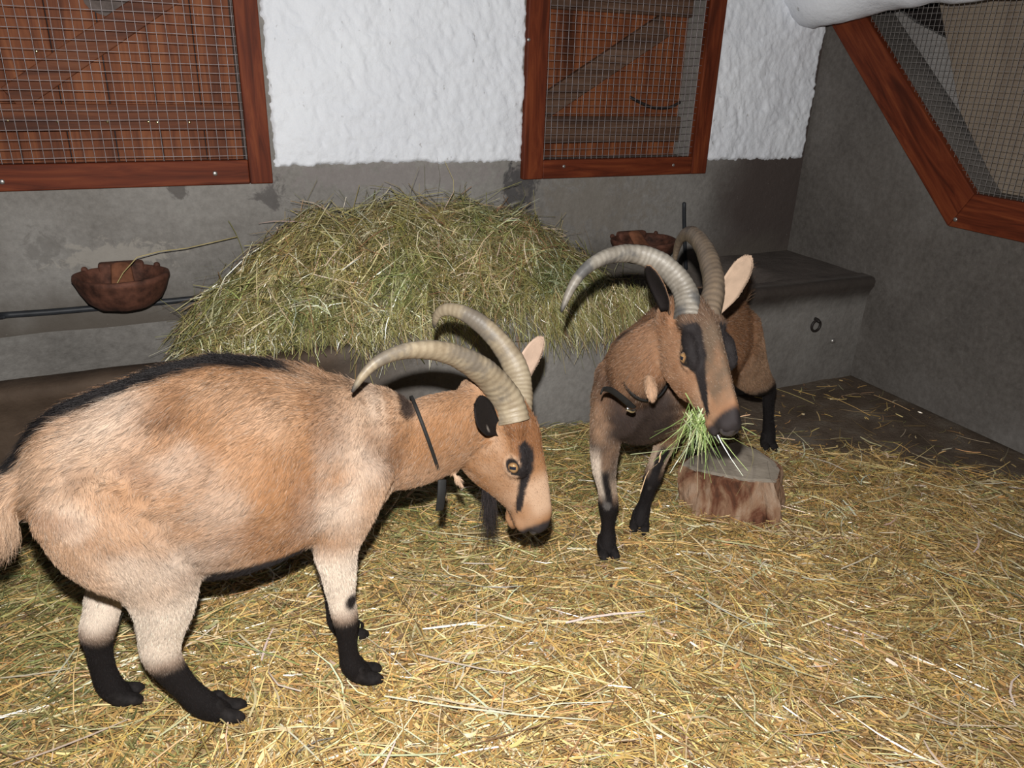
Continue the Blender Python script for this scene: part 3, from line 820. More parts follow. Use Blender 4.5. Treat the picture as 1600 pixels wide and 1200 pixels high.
def hay_heap():
    parts = []
    # core
    nx, ny = 90, 40
    X, Y = np.meshgrid(np.linspace(HXZ[0, 0]-0.02, HXZ[-1, 0]+0.02, nx), np.linspace(YF+0.015, YB-0.012, ny), indexing='ij')
    x, y = X.ravel(), Y.ravel()
    P = np.column_stack([x, y, 0*x])
    z = np.where(y < YF+0.05, 0.42, hay_h(x, y)-0.045)+0.11*(fbm(P, 5.5, 3)-0.5)
    ed = np.minimum(x-x.min(), x.max()-x); z = z-0.25*(1-sstep(0, 0.12, ed))
    z = np.maximum(z, 0.36)
    id_ = np.arange(nx*ny).reshape(nx, ny)
    Qc = np.column_stack([id_[:-1, :-1].ravel(), id_[1:, :-1].ravel(), id_[1:, 1:].ravel(), id_[:-1, 1:].ravel()])
    Cc = np.array([[0.085, 0.075, 0.03]])*(0.6+0.9*fbm(P, 40, 8)[:, None])
    parts.append((np.column_stack([x, y, z]), Qc, Cc))
    def batch(n, Lr, wr, lift, pit, probs, sel=None, var=0.25, cols=GREEN, front=0.02):
        x = rng.uniform(HXZ[0, 0], HXZ[-1, 0], n); y = YF+0.05-front+(YB-YF-0.07+front)*rng.uniform(0, 1, n)
        if sel is not None:
            m = sel(x, y); x, y = x[m], y[m]
        k = len(x)
        P = np.column_stack([x, y, 0*x])
        z = hay_h(x, y)+0.11*(fbm(P, 5.5, 3)-0.5)+lift*(rng.uniform(0, 1, k)**2)-0.02
        yaw = rng.uniform(0, math.pi, k)
        al = rng.uniform(0, 1, k) < 0.3
        yaw = np.where(al, rng.normal(0.25, 0.5, k), yaw)
        # stalks lie along the slope of the heap
        slope = (hay_h(x+0.02*np.cos(yaw), y+0.02*np.sin(yaw))-hay_h(x, y))/0.02
        pitch = np.arctan(np.clip(slope, -0.9, 0.9))+rng.normal(0, pit, k)
        L = rng.uniform(*Lr, k); w = rng.uniform(*wr, k)
        over = np.maximum(0, L*0.5*np.abs(np.sin(yaw)*np.cos(pitch))-(YB-0.015-y)); y = y-over
        parts.append(blades(np.column_stack([x, y, z]), yaw, pitch, L, w, rng.normal(0, 0.12, k), rng.uniform(-1.2, 1.2, k), tint(palette(k, cols, probs, var), x, y), np.abs(rng.normal(0, 0.12, k))))
    pr = [.30, .25, .18, .13, .06, .08]
    batch(11000, (0.05, 0.15), (0.0012, 0.0030), 0.04, 0.30, pr)
    batch(5500, (0.10, 0.28), (0.0014, 0.0036), 0.07, 0.28, pr)
    batch(900, (0.06, 0.22), (0.0028, 0.005), 0.06, 0.3, [.1, .1, 0, .35, .45, 0])
    batch(420, (0.14, 0.34), (0.001, 0.0024), 0.13, 0.65, [.35, .3, .25, .05, .02, .03])
    # reddish brown clump at the upper right
    cx = PY(825, 400, 2.75)
    batch(14000, (0.03, 0.09), (0.0010, 0.002), 0.075, 0.4, [1, 1, .4], lambda x, y: ((x-cx[0])/0.20)**2+((y-2.76)/0.13)**2 < rng.uniform(0.2, 1.2, len(x)), cols=[(0.40, 0.19, 0.10), (0.46, 0.26, 0.14), (0.30, 0.22, 0.10)])
    # fringe hanging over the lip
    for (x0, x1, n, l0, l1) in ((PY(300, 530, YF)[0], PY(560, 545, YF)[0], 260, .04, .10), (PY(540, 545, YF)[0], PY(870, 520, YF)[0], 800, .05, .20), (PY(840, 520, YF)[0], PY(1010, 500, YF)[0], 1300, .08, .26)):
        x = rng.uniform(x0, x1, n); L = rng.uniform(l0, l1, n)
        pitch = -rng.uniform(0.2, 1.45, n); yaw = -math.pi/2+rng.normal(0, 0.7, n)
        y = YF-0.012-rng.uniform(0, 0.05, n)
        z = ZR+0.025-L*0.45*np.abs(np.sin(pitch))*rng.uniform(0.2, 1.0, n)+rng.uniform(-0.01, 0.03, n)
        parts.append(blades(np.column_stack([x, y, z]), yaw, pitch, L, rng.uniform(0.001, 0.0026, n), rng.normal(0, 0.12, n), rng.uniform(-1.2, 1.2, n), palette(n, GREEN, pr), np.abs(rng.normal(0, 0.10, n))))
    V, Q, C, n = [], [], [], 0
    for v, q, c in parts: V.append(v); Q.append(q+n); C.append(c); n += len(v)
    V = np.vstack(V); V[:, 1] = np.minimum(V[:, 1], YB-0.004)
    o = quads('hay_heap', V, np.vstack(Q), M['hay'], colors=np.vstack(C), org=(1.1, 2.7, 0.5), smooth=False)
    tag(o, 'heap of greenish hay filling the manger against the wall', 'hay', kind='stuff')
hay_heap()

# one kinked dry stalk leaning in the rusty bowl
st = [PY(176, 455, YB-0.15), PY(214, 402, YB-0.17), PY(290, 388, YB-0.12), PY(370, 370, YB-0.08)]
V, F, *_ = tube(st, 0.0017, 0.0017, (0, 1, 0.2), 6, 2)
M['stalk'] = m_plain('dry_stalk', (0.42, 0.34, 0.15), 0.5, 0.4, 0, 0.2, 20)
tag(mesh('hay_stalk', V, F, M['stalk'], org=tuple(st[0])), 'long dry stalk leaning out of the rusty bowl towards the hay', 'stalk')

st = [PY(357, 345, YB-0.06), PY(367, 362, YB-0.06), PY(378, 388, YB-0.07), PY(386, 425, YB-0.12)]
V, F, *_ = tube(st, 0.0016, 0.0016, (0, 1, 0.2), 6, 2)
M['green_stalk'] = m_plain('green_stalk', (0.16, 0.15, 0.05), 0.5, 0.4, 0, 0.2, 20)
tag(mesh('hay_stalk', V, F, M['green_stalk'], org=tuple(st[3])), 'short dark green stalk sticking up at the left edge of the hay', 'stalk')

# ------------------------------------------------------------------ wood block
def log_block():
    org = PZ(1130, 800, 0.0); root = empty('wood_block', tuple(org)); tag(root, 'short split log block lying on the straw behind the browner goat', 'log')
    zt = 0.135
    top = [PZ(x, y, zt) for x, y in ((1062, 728), (1075, 716), (1110, 700), (1150, 690), (1185, 703), (1212, 722), (1221, 735), (1215, 756), (1170, 755), (1120, 745), (1085, 738))]
    top = np.array(top); ctr = top.mean(0)
    n = len(top); V, F = [], []
    rings = [(1.06, 0.0), (1.05, 0.03), (1.03, 0.09), (1.01, 0.125), (0.96, zt)]
    for s, z in rings:
        for p in top:
            q = ctr+(p-ctr)*s; V.append((q[0]-(zt-z)*0.10, q[1]-(zt-z)*0.35, z+(0.004 if z else -0.012)))
    for i in range(len(rings)-1):
        for j in range(n): F.append((i*n+j, i*n+(j+1) % n, (i+1)*n+(j+1) % n, (i+1)*n+j))
    side = F[:]; topf = [tuple((len(rings)-1)*n+j for j in range(n))]
    V = np.array(V)
    bm = bmesh.new()
    vs = [bm.verts.new(v-org) for v in V]
    for f in side: bm.faces.new([vs[i] for i in f])
    bmesh.ops.subdivide_edges(bm, edges=bm.edges[:], cuts=7, use_grid_fill=True)
    for v in bm.verts:
        p = np.array(v.co)[None, :]
        d = (fbm(p*[1, 1, 0.35], 22, 7)[0]-0.5)*0.062
        r = np.array([v.co.x-(ctr-org)[0], v.co.y-(ctr-org)[1], 0]); r /= np.linalg.norm(r)+1e-9
        v.co += Vector(r*d)
    me = bpy.data.meshes.new('bark'); bm.to_mesh(me); bm.free()
    o = bpy.data.objects.new('bark', me); COL.objects.link(o); o.parent = root
    m, nt, b = new_mat('torn_bark', 0.85, 0.2); v = coords(nt, (1, 1, 0.3))
    c = ramp(nt, nz(nt, 13, 8, 0.6, v, 0.8), [(0.32, (0.030, 0.018, 0.013)), (0.44, (0.14, 0.055, 0.030)), (0.55, (0.28, 0.165, 0.10)), (0.70, (0.40, 0.29, 0.21))])
    nt.links.new(c, b.inputs['Base Color']); bump(nt, b, nz(nt, 26, 8, 0.7, v), 0.8, 0.015)
    me.materials.append(m)
    # sawn face, slightly dished with cracks
    k = 8; tv = [ctr+[0, 0, 0.004]]; tf = []
    for i in range(1, k+1):
        for p in top:
            q = ctr+(p-ctr)*0.965*i/k; tv.append(q+[0, 0, 0.006-0.004*(i == k)])
    for j in range(n): tf.append((0, 1+j, 1+(j+1) % n))
    for i in range(k-1):
        for j in range(n): tf.append((1+i*n+j, 1+(i+1)*n+j, 1+(i+1)*n+(j+1) % n, 1+i*n+(j+1) % n))
    m2, nt, b = new_mat('weathered_sawn_wood', 0.8, 0.25); v = coords(nt)
    c = ramp(nt, nz(nt, 9, 8, 0.6, v), [(0.3, (0.28, 0.235, 0.185)), (0.7, (0.50, 0.43, 0.35))])
    wv = N(nt, 'ShaderNodeTexVoronoi', feature='DISTANCE_TO_EDGE'); wv.inputs['Scale'].default_value = 7
    nt.links.new(v, wv.inputs['Vector'])
    c = mixc(nt, mrange(nt, wv.outputs['Distance'], 0.0, 0.012, 0.45, 0.0), c, (0.10, 0.08, 0.06))
    nt.links.new(c, b.inputs['Base Color']); bump(nt, b, nz(nt, 40, 6, 0.6, v), 0.4, 0.005)
    mesh('sawn_face', tv, tf, m2, root, org, smooth=False)
log_block()
#GOATS#
# ------------------------------------------------------------------ goats
def unit(v):
    v = np.asarray(v, float); return v/np.linalg.norm(v)

TAN = np.array((0.222, 0.110, 0.050)); LIGHT = np.array((0.385, 0.26, 0.175)); CREAM = np.array((0.60, 0.50, 0.41))
BLACK = np.array((0.010, 0.008, 0.008)); BROWN = np.array((0.14, 0.070, 0.036)); DARK = np.array((0.045, 0.026, 0.018))

HEAD_RINGS = [  # X, top, bottom, half width
    (-0.055, 0.008, -0.092, 0.050), (-0.035, 0.036, -0.112, 0.057), (-0.01, 0.050, -0.128, 0.061), (0.03, 0.060, -0.143, 0.062), (0.07, 0.062, -0.150, 0.060), (0.11, 0.059, -0.142, 0.055),
    (0.15, 0.050, -0.118, 0.047), (0.19, 0.039, -0.096, 0.0385), (0.225, 0.030, -0.081, 0.0330), (0.25, 0.024, -0.071, 0.0305), (0.274, 0.016, -0.058, 0.0275), (0.291, 0.007, -0.043, 0.022), (0.303, -0.003, -0.027, 0.014)]

def xf(T, A, D, s):
    A = unit(A); D = unit(np.asarray(D)-A*np.dot(A, D)); Lf = np.cross(D, A)
    R = np.column_stack([A, Lf, D])
    return R, np.asarray(T, float), s

def ear_mesh(base, tip, open_dir, w, cup, th=0.004, nu=17, nv=9, fold=1.0):
    """cupped leaf of an ear: base, tip, the way its hollow faces, half width, depth of the hollow"""
    base, tip = np.asarray(base, float), np.asarray(tip, float)
    ax = tip-base; Ln = np.linalg.norm(ax); ax /= Ln
    od = unit(np.asarray(open_dir)-ax*np.dot(open_dir, ax)); sd = np.cross(ax, od)
    V = []
    for side in (0, 1):
        for i in range(nu):
            t = 1-(1-i/(nu-1))**1.6
            ww = w*(0.42+0.58*float(sstep(0, .5, t)))*(1.0 if t < .6 else max(0.03, math.sqrt(max(0, 1-((t-.6)/.4)**2.4))))
            ca = cup*(1.0-0.75*t)*fold
            for j in range(nv):
                a = (j/(nv-1)*2-1)
                ang = a*ca
                p = base+ax*Ln*t+sd*ww*(math.sin(ang)/math.sin(ca))-od*ww*(math.cos(ang)-math.cos(ca))*0.9
                V.append(p - (od*th*(1 if side else 0)*(0.6+0.4*(1-t))))
    n1 = nu*nv; F = []
    for i in range(nu-1):
        for j in range(nv-1):
            a = i*nv+j
            F.append((a, a+1, a+nv+1, a+nv)); F.append((n1+a, n1+a+nv, n1+a+nv+1, n1+a+1))
    for i in range(nu-1):
        for j in (0, nv-1):
            a = i*nv+j; F.append((a, a+nv, n1+a+nv, n1+a) if j == 0 else (a, n1+a, n1+a+nv, a+nv))
    for j in range(nv-1):
        F.append((j, n1+j, n1+j+1, j+1)); b = (nu-1)*nv+j; F.append((b, b+1, n1+b+1, n1+b))
    tt = np.tile(np.repeat(1-(1-np.linspace(0, 1, nu))**1.6, nv), 2)
    return np.array(V), F, tt, ax, n1

def horn_mesh(ctrl, r0, side, n=18, ridges=34):
    """scimitar horn: tapering loft along control points with growth rings and a keeled front"""
    ctrl = [np.asarray(c, float) for c in ctrl]; ctrl = [ctrl[0]+unit(ctrl[0]-ctrl[1])*0.014]+ctrl
    m = 220
    P = catmull(ctrl, m)
    for _ in range(12):
        Q = P.copy(); k = 6
        Q[k:-k] = sum(P[k+d:len(P)-k+d] for d in range(-k, k+1))/(2*k+1); P = Q
    T = np.gradient(P, axis=0); T /= np.linalg.norm(T, axis=1)[:, None]
    V, F, U = [], [], []
    side = np.asarray(side, float)
    seg = np.r_[0, np.cumsum(np.linalg.norm(np.diff(P, axis=0), axis=1))]; seg /= seg[-1]
    rr = np.random.default_rng(int(abs(P[0, 0])*1000))
    ph = np.cumsum(rr.uniform(0.7, 1.3, 200))
    for i in range(m):
        t = seg[i]
        r = r0*(1-t)**0.50*(1-0.08*t)+0.0018
        q = np.interp(t*ridges*1.0, np.arange(200)*1.0, ph)
        rg_ = (0.5+0.5*math.cos(q*2*math.pi))**1.4
        r *= 1-0.030*rg_*(1-t)**0.3+0.018*math.sin(t*23)+0.012*math.sin(t*61+1)
        s = side-T[i]*np.dot(side, T[i]); s /= np.linalg.norm(s); side = s; up = np.cross(T[i], s)
        for j in range(n):
            a = 2*math.pi*j/n
            ca, sa = math.cos(a), math.sin(a)
            k = 1.0+0.10*max(0, sa)**3
            V.append(P[i]+s*r*0.80*ca+up*r*1.10*sa*k); U.append((t, rg_))
    for i in range(m-1):
        for j in range(n): F.append((i*n+j, i*n+(j+1) % n, (i+1)*n+(j+1) % n, (i+1)*n+j))
    F.append(tuple(range(n))[::-1]); F.append(tuple((m-1)*n+j for j in range(n)))
    return np.array(V), F, np.array(U)

def m_horn(name, base, mid, dark):
    m, nt, b = new_mat(name, 0.5, 0.35)
    a = N(nt, 'ShaderNodeAttribute', attribute_name='col')
    v = coords(nt)
    s = N(nt, 'ShaderNodeSeparateColor'); nt.links.new(a.outputs['Color'], s.inputs[0])
    c = ramp(nt, nz(nt, 24, 6, 0.65, v), [(0.3, mid), (0.6, base)])
    c = mixc(nt, math_(nt, 'MULTIPLY', s.outputs[1], 0.55), c, mid)
    d = math_(nt, 'MULTIPLY', mrange(nt, nz(nt, 9, 5, 0.6, v), 0.52, 0.66), 0.8)
    c = mixc(nt, d, c, dark)
    c = mixc(nt, mrange(nt, s.outputs[0], 0.93, 1.0), c, (0.03, 0.028, 0.028))
    nt.links.new(c, b.inputs['Base Color'])
    bump(nt, b, nz(nt, 90, 5, 0.6, v), 0.3, 0.003)
    return m

def m_eye():
    m, nt, b = new_mat('goat_eye', 0.08, 0.6)
    tc = N(nt, 'ShaderNodeTexCoord'); sp = N(nt, 'ShaderNodeSeparateXYZ'); nt.links.new(tc.outputs['UV'], sp.inputs[0])
    # UV holds (along the head, up) of the eyeball, -1..1
    x = math_(nt, 'ABSOLUTE', sp.outputs[0]); y = math_(nt, 'ABSOLUTE', sp.outputs[1])
    rad = math_(nt, 'SQRT', math_(nt, 'ADD', math_(nt, 'MULTIPLY', x, x), math_(nt, 'MULTIPLY', y, y)))
    iris = ramp(nt, rad, [(0.0, (0.28, 0.18, 0.08)), (0.42, (0.26, 0.15, 0.065)), (0.60, (0.14, 0.075, 0.035)), (0.68, (0.012, 0.01, 0.01))])
    pu = math_(nt, 'MULTIPLY', math_(nt, 'LESS_THAN', x, 0.40), math_(nt, 'LESS_THAN', y, 0.20))
    c = mixc(nt, pu, iris, (0.012, 0.014, 0.022))
    nt.links.new(c, b.inputs['Base Color'])
    return m

def m_fur():
    m, nt, b = new_mat('goat_coat', 0.55, 0.22)
    a = N(nt, 'ShaderNodeAttribute', attribute_name='col')
    nt.links.new(a.outputs['Color'], b.inputs['Base Color'])
    return m
M['skin'] = m_attr('goat_skin', 'col', 0.75, 0.15)
M['fur'] = m_fur()
M['eye'] = m_eye()
M['hoof'] = m_plain('black_hoof', (0.015, 0.0125, 0.012), 0.75, 0.12, 0, 0.6, 60)
M['nose'] = m_plain('nose_leather', (0.03, 0.026, 0.027), 0.35, 0.5, 0, 0.3, 90)

def fur_curves(name, roots, dirs, nrm, length, colr, r0, mat, parent, org, lift=0.45, curl=0.25, grav=0.0, seed=0, kseg=4):
    rg = np.random.default_rng(seed); n = len(roots)
    t = np.linspace(0, 1, kseg)
    d0 = dirs*(1-lift)+nrm*lift; d0 += rg.normal(0, 0.16, (n, 3)); d0 /= np.linalg.norm(d0, axis=1)[:, None]
    d1 = dirs+nrm*lift*0.25+rg.normal(0, 0.22, (n, 3)); d1[:, 2] -= grav; d1 /= np.linalg.norm(d1, axis=1)[:, None]
    P = np.zeros((n, kseg, 3)); P[:, 0] = roots-nrm*0.001
    for i in range(1, kseg):
        w = (i-0.5)/(kseg-1)
        d = d0*(1-w)+d1*w
        P[:, i] = P[:, i-1]+d*(length/(kseg-1))[:, None]
    cu = bpy.data.hair_curves.new(name)
    cu.add_curves([kseg]*n)
    cu.attributes['position'].data.foreach_set('vector', (P-np.asarray(org)).astype(np.float32).ravel())
    ra = cu.attributes.get('radius') or cu.attributes.new('radius', 'FLOAT', 'POINT')
    ra.data.foreach_set('value', (np.array([1.0, 0.9, 0.65, 0.15] if kseg == 4 else np.linspace(1, .15, kseg))[None, :]*r0*rg.uniform(0.7, 1.3, n)[:, None]).astype(np.float32).ravel())
    ca = cu.attributes.new('col', 'FLOAT_COLOR', 'CURVE')
    c4 = np.ones((n, 4), np.float32); c4[:, :3] = colr
    ca.data.foreach_set('color', c4.ravel())
    cu.materials.append(mat)
    o = bpy.data.objects.new(name, cu); COL.objects.link(o); o.parent = parent
    o['kind'] = 'stuff'
    return o

def make_goat(S):
    """S: dict with pose in world space -> one goat (continuous body mesh with fur, horns, eyes, hooves, collar ... as children)"""
    O = np.array(S['O'], float); Fw = unit(S['F']); Up = np.array([0, 0, 1.0]); Lf = np.cross(Up, Fw)
    sx, sz = S['scale']
    def loc(f, l, u): return O+Fw*f*sx+Lf*l+Up*u*sz
    tubes = []   # V,F,axis,u,centre,region
    # trunk
    T = S['trunk']
    tv = tube([loc(f, 0, (a+b)/2) for f, a, b, w in T], [w for *_, w in T], [abs(a-b)/2*sz for f, a, b, w in T], Lf, 26, 4, taper_b=0.12)
    tubes.append((*tv, 'trunk'))
    nk = S['neck']
    tv = tube([p for p, w, h in nk], [w for p, w, h in nk], [h for p, w, h in nk], S.get('neck_side', Lf), 20, 4)
    tubes.append((*tv, 'neck'))
    for nm, leg in S['legs'].items():
        side = Lf
        tv = tube([p for p, a, b in leg], [a for p, a, b in leg], [b for p, a, b in leg], side, 14, 4)
        tubes.append((*tv, nm))
    R, T0, hs = S['head']
    def hw(x, y, z): return T0+R@(np.array([x, y, z])*hs)
    hr = HEAD_RINGS
    tv = tube([hw(x, 0, (a+b)/2+0.012) for x, a, b, w in hr], [w*hs for *_, w in hr], [((a-b)/2-0.012)*hs for x, a, b, w in hr], R[:, 1], 22, 3, rhb=[((a-b)/2+0.012)*hs for x, a, b, w in hr], taper_b=0.40)
    tubes.append((*tv, 'head'))
    for sgn in (-1, 1):
        for c, r in (((0.100, 0.046, 0.037), (0.034, 0.014, 0.018)), ((0.135, 0.045, 0.024), (0.022, 0.012, 0.020)), ((0.122, 0.0495, 0.0325), (0.026, 0.0125, 0.0085)),
                     ((0.122, 0.0485, 0.0030), (0.026, 0.0115, 0.009)), ((0.100, 0.048, 0.018), (0.012, 0.011, 0.012)), ((0.07, 0.043, -0.055), (0.055, 0.016, 0.045)), ((0.045, 0.029, 0.044), (0.032, 0.027, 0.021)),
                     ((0.282, 0.015, -0.002), (0.017, 0.011, 0.015)), ((0.262, 0.020, -0.034), (0.030, 0.012, 0.014)), ((0.0, 0.052, 0.008), (0.020, 0.010, 0.018))):
            c = np.array(c)*[1, sgn, 1]
            V, F = sph((0, 0, 0), r, 12, 8); V = np.array([hw(*(c+v)) for v in V])
            k = len(V); tubes.append((V, F, np.tile(R[:, 0], (k, 1)), np.zeros(k), np.tile(hw(c[0], 0, c[2]), (k, 1)), 'head'))
    V, F = sph((0, 0, 0), (0.026, 0.019, 0.011), 12, 8); V = np.array([hw(0.256+v[0], v[1], -0.060+v[2]) for v in V]); k = len(V)
    tubes.append((V, F, np.tile(R[:, 0], (k, 1)), np.zeros(k), np.tile(hw(0.266, 0, -0.03), (k, 1)), 'head'))
    for pts, r in S.get('wattles', []):
        tv = tube(pts, r, r, (1, 0.2, 0), 10, 3); tubes.append((*tv, 'wattle'))
    tl = S['tail']
    tv = tube([p for p, a in tl], [a for p, a in tl], [a*0.8 for p, a in tl], Lf, 10, 3); tubes.append((*tv, 'tail'))
    # one skin over everything
    Vall, Fall = joinVF([(t[0], t[1]) for t in tubes])
    tmp = mesh('tmp_body', Vall, Fall)
    m = tmp.modifiers.new('r', 'REMESH'); m.mode = 'VOXEL'; m.voxel_size = 0.0058; m.adaptivity = 0
    m = tmp.modifiers.new('s', 'SMOOTH'); m.factor = 0.5; m.iterations = 5
    dg = bpy.context.evaluated_depsgraph_get()
    me = bpy.data.meshes.new_from_object(tmp.evaluated_get(dg))
    bpy.data.objects.remove(tmp)
    nv = len(me.vertices)
    P = np.empty(nv*3, np.float32); me.vertices.foreach_get('co', P); P = P.reshape(-1, 3).astype(float)
    Nn = np.empty(nv*3, np.float32); me.vertices.foreach_get('normal', Nn); Nn = Nn.reshape(-1, 3).astype(float)
    fq = np.array([tuple(p.vertices) if len(p.vertices) == 4 else tuple(p.vertices)+(p.vertices[-1],) for p in me.polygons])
    # nearest source ring gives region, axis and place along the limb
    src = np.vstack([t[0] for t in tubes]); ax = np.vstack([t[2] for t in tubes]); uu = np.concatenate([t[3] for t in tubes]); cc = np.vstack([t[4] for t in tubes])
    reg = np.concatenate([[t[5]]*len(t[0]) for t in tubes])
    kd = kdtree.KDTree(len(src))
    for i, p in enumerate(src): kd.insert(p, i)
    kd.balance()
    near = np.array([kd.find(p)[1] for p in P])
    bpy.data.meshes.remove(me)
    rg, A_, U_, C_ = reg[near], ax[near], uu[near], cc[near]
    # soft undulation of flesh and coat
    trunkish = np.isin(rg, ['trunk'])
    P = P+Nn*((fbm(P, 7, S['seed'])-0.5)*0.016*trunkish)[:, None]
    col, length, flow = S['coat'](S, P, Nn, rg, A_, U_, C_, O, Fw, Lf, R, T0, hs)
    # ears: islands of the same skin
    Vb, Fb, Cb = [P], [fq], [col]
    n = len(P); ear_roots = []
    for e in S['ears']:
        V, F, tt, axv, n1 = ear_mesh(*e['shape'])
        c = np.where((np.arange(len(V)) < n1)[:, None], e['inside'], e['outside'])*(0.85+0.3*noise(V, 90, 3)[:, None])
        if 'tuft' in e: c = np.where((np.linalg.norm(V-e['tuft'], axis=1) < .016)[:, None], (.30, .26, .23), c)
        Vb.append(V); Fb.append(np.array(F)+n); Cb.append(c); ear_roots.append((V, c, axv, tt, n1, e)); n += len(V)
    body = quads('goat', np.vstack(Vb), np.vstack(Fb), M['skin'], org=O*[1, 1, 0], colors=np.vstack(Cb))
    og = O*[1, 1, 0]
    tag(body, S['label'], 'goat', 'chamois coloured goats')
    # ---- fur
    tri = np.vstack([fq[:, :3], fq[:, [0, 2, 3]]])
    e1, e2 = P[tri[:, 1]]-P[tri[:, 0]], P[tri[:, 2]]-P[tri[:, 0]]
    ar = 0.5*np.linalg.norm(np.cross(e1, e2), axis=1)*np.clip(0.022/np.maximum(length[tri].mean(1), 0.006), 0.5, 2.2)
    ar[length[tri].min(1) <= 0] = 0
    r_ = np.random.default_rng(S['seed'])
    nh = S['hairs']
    ti = r_.choice(len(tri), nh, p=ar/ar.sum())
    a, b = r_.uniform(0, 1, (2, nh)); sw = a+b > 1; a[sw], b[sw] = 1-a[sw], 1-b[sw]
    w = np.stack([1-a-b, a, b], 1)[:, :, None]
    I = tri[ti]
    rt = (P[I]*w).sum(1); nn = (Nn[I]*w).sum(1); nn /= np.linalg.norm(nn, axis=1)[:, None]+1e-9
    ln = (length[I]*w[:, :, 0]).sum(1)*r_.uniform(0.65, 1.25, nh)
    cl = (col[I]*w).sum(1)
    fl_ = (flow[I]*w).sum(1); fl_ -= nn*(fl_*nn).sum(1)[:, None]; fl_ /= np.linalg.norm(fl_, axis=1)[:, None]+1e-9
    # coat whorls
    sw_ = np.cross(nn, fl_); fl_ = fl_+sw_*((fbm(rt, 9, S['seed']+4)-0.5)*1.6)[:, None]; fl_ /= np.linalg.norm(fl_, axis=1)[:, None]
    lum = cl.mean(1)
    clump = fbm(rt, 60, 9, 2)
    var = (1+0.26*r_.standard_normal(nh)+0.35*(clump-0.5))
    cl = np.clip(cl*np.clip(var, 0.35, 1.7)[:, None], 0.003, 0.8)
    # scattered dark and pale guard hairs
    g = r_.uniform(0, 1, nh); md = (g < 0.05) & (lum > 0.05); cl[md] *= 0.4
    mp = (g > 0.90) & (lum > 0.05); cl[mp] = cl[mp]*0.6+np.array([0.42, 0.36, 0.30])*0.4
    fur_curves('fur', rt, fl_, nn, ln, cl, S.get('hair_r', 0.00033), M['fur'], body, og, lift=S.get('lift', 0.30), grav=0.15, seed=S['seed'])
    # short fur on the ears' backs and rims
    er, en_, ed, el, ec = [], [], [], [], []
    for V, c, axv, tt, n1, e in ear_roots:
        k = 4000; i = r_.integers(0, len(V), k); fE = r_.uniform(0, 1, (k, 2))
        i1 = np.where(i % 9 < 8, i+1, i); i2 = np.where((i % n1) // 9 < n1//9-1, i+9, i)
        Vi = V[i]+(V[i1]-V[i])*fE[:, :1]+(V[i2]-V[i])*fE[:, 1:]
        sgn = np.where(i < n1, 1.0, -1.0)[:, None]
        nrm_ = unit(e['shape'][2])[None, :]*sgn
        er.append(Vi); en_.append(np.repeat(nrm_, 1, 0)); ed.append(np.tile(axv, (k, 1))); el.append(r_.uniform(0.003, 0.007, k)); ec.append(c[i]*r_.uniform(0.7, 1.3, (k, 1)))
    fur_curves('ear_fur', np.vstack(er), np.vstack(ed), np.vstack(en_), np.concatenate(el), np.vstack(ec), 0.00035, M['fur'], body, og, lift=0.15, seed=S['seed']+2)
    # ---- horns
    for h in S['horns']:
        V, F, U = horn_mesh(h['ctrl'], h['r'], h['side'])
        ho = mesh('horn', V, F, h['mat'], body, og)
        a = ho.data.color_attributes.new('col', 'FLOAT_COLOR', 'POINT')
        c4 = np.ones((len(V), 4), np.float32); c4[:, 0] = U[:, 0]; c4[:, 1] = U[:, 1]; a.data.foreach_set('color', c4.ravel())
    # ---- eyes (the slit of the pupil stays level with the ground)
    hz_ = unit(np.cross(Up, R[:, 1])); vt_ = np.cross(R[:, 1], hz_)
    for sgn in (-1, 1):
        ce = np.array([0.122, sgn*0.0465, 0.0175]); re = 0.0185
        V, F = sph((0, 0, 0), re, 24, 16)
        V = np.array(V)
        W_ = (R@(V*[1, 1, 0.82]).T).T
        eo = mesh('eye', [hw(*(ce+v*[1, 1.0, 0.82])) for v in V], F, M['eye'], body, og)
        uvx, uvz = W_@hz_/re, W_@vt_/re
        uvl = eo.data.uv_layers.new(name='UVMap')
        li = np.empty(len(eo.data.loops), np.int32); eo.data.loops.foreach_get('vertex_index', li)
        uvl.data.foreach_set('uv', np.column_stack([uvx[li], uvz[li]]).astype(np.float32).ravel())
    # ---- nose leather with two comma nostrils
    V, F = sph((0, 0, 0), (0.0135, 0.022, 0.017), 20, 14); V = np.array(V)
    nv_ = []
    for v in V:
        p = np.array([0.291, 0, -0.010])+v
        for sgn in (-1, 1):
            d = math.hypot((p[1]-sgn*0.0125)/0.0055, (p[2]+0.010-abs(p[1])*0.25)/0.0075)
            if d < 1.4 and v[0] > -0.004: p[0] -= 0.009*(1-sstep(0.3, 1.4, d))
        nv_.append(hw(*p))
    mesh('nose', nv_, F, M['nose'], body, og)
    # ---- hooves: two claws and two dew claws per foot
    for nm, (toe, dirv, tilt) in S['feet'].items():
        toe = np.asarray(toe, float); dv = unit([dirv[0], dirv[1], 0]); sd = np.array([-dv[1], dv[0], 0])
        parts = []
        for sgn in (-1, 1):
            c = toe+sd*sgn*0.0155
            d2 = unit(dv+sd*sgn*0.12)
            pts = [c-d2*0.030+Up*0.052, c-d2*0.022+Up*0.030, c-d2*0.006+Up*0.018, c+d2*0.016+Up*0.014, c+d2*0.027+Up*0.010]
            V, F, *_ = tube(pts, [0.014, 0.0165, 0.0175, 0.0155, 0.011], [0.020, 0.021, 0.018, 0.014, 0.009], sd, 12, 3)
            V[:, 2] = np.maximum(V[:, 2], toe[2]+0.001)
            parts.append((V, F))
            V, F = sph(c-dv*0.046+Up*0.055+sd*sgn*0.002, (0.009, 0.009, 0.012), 8, 6); parts.append((np.array(V), F)) if sgn == 0 else None
        V, F = joinVF(parts)
        mesh('hoof', V, F, M['hoof'], body, og)
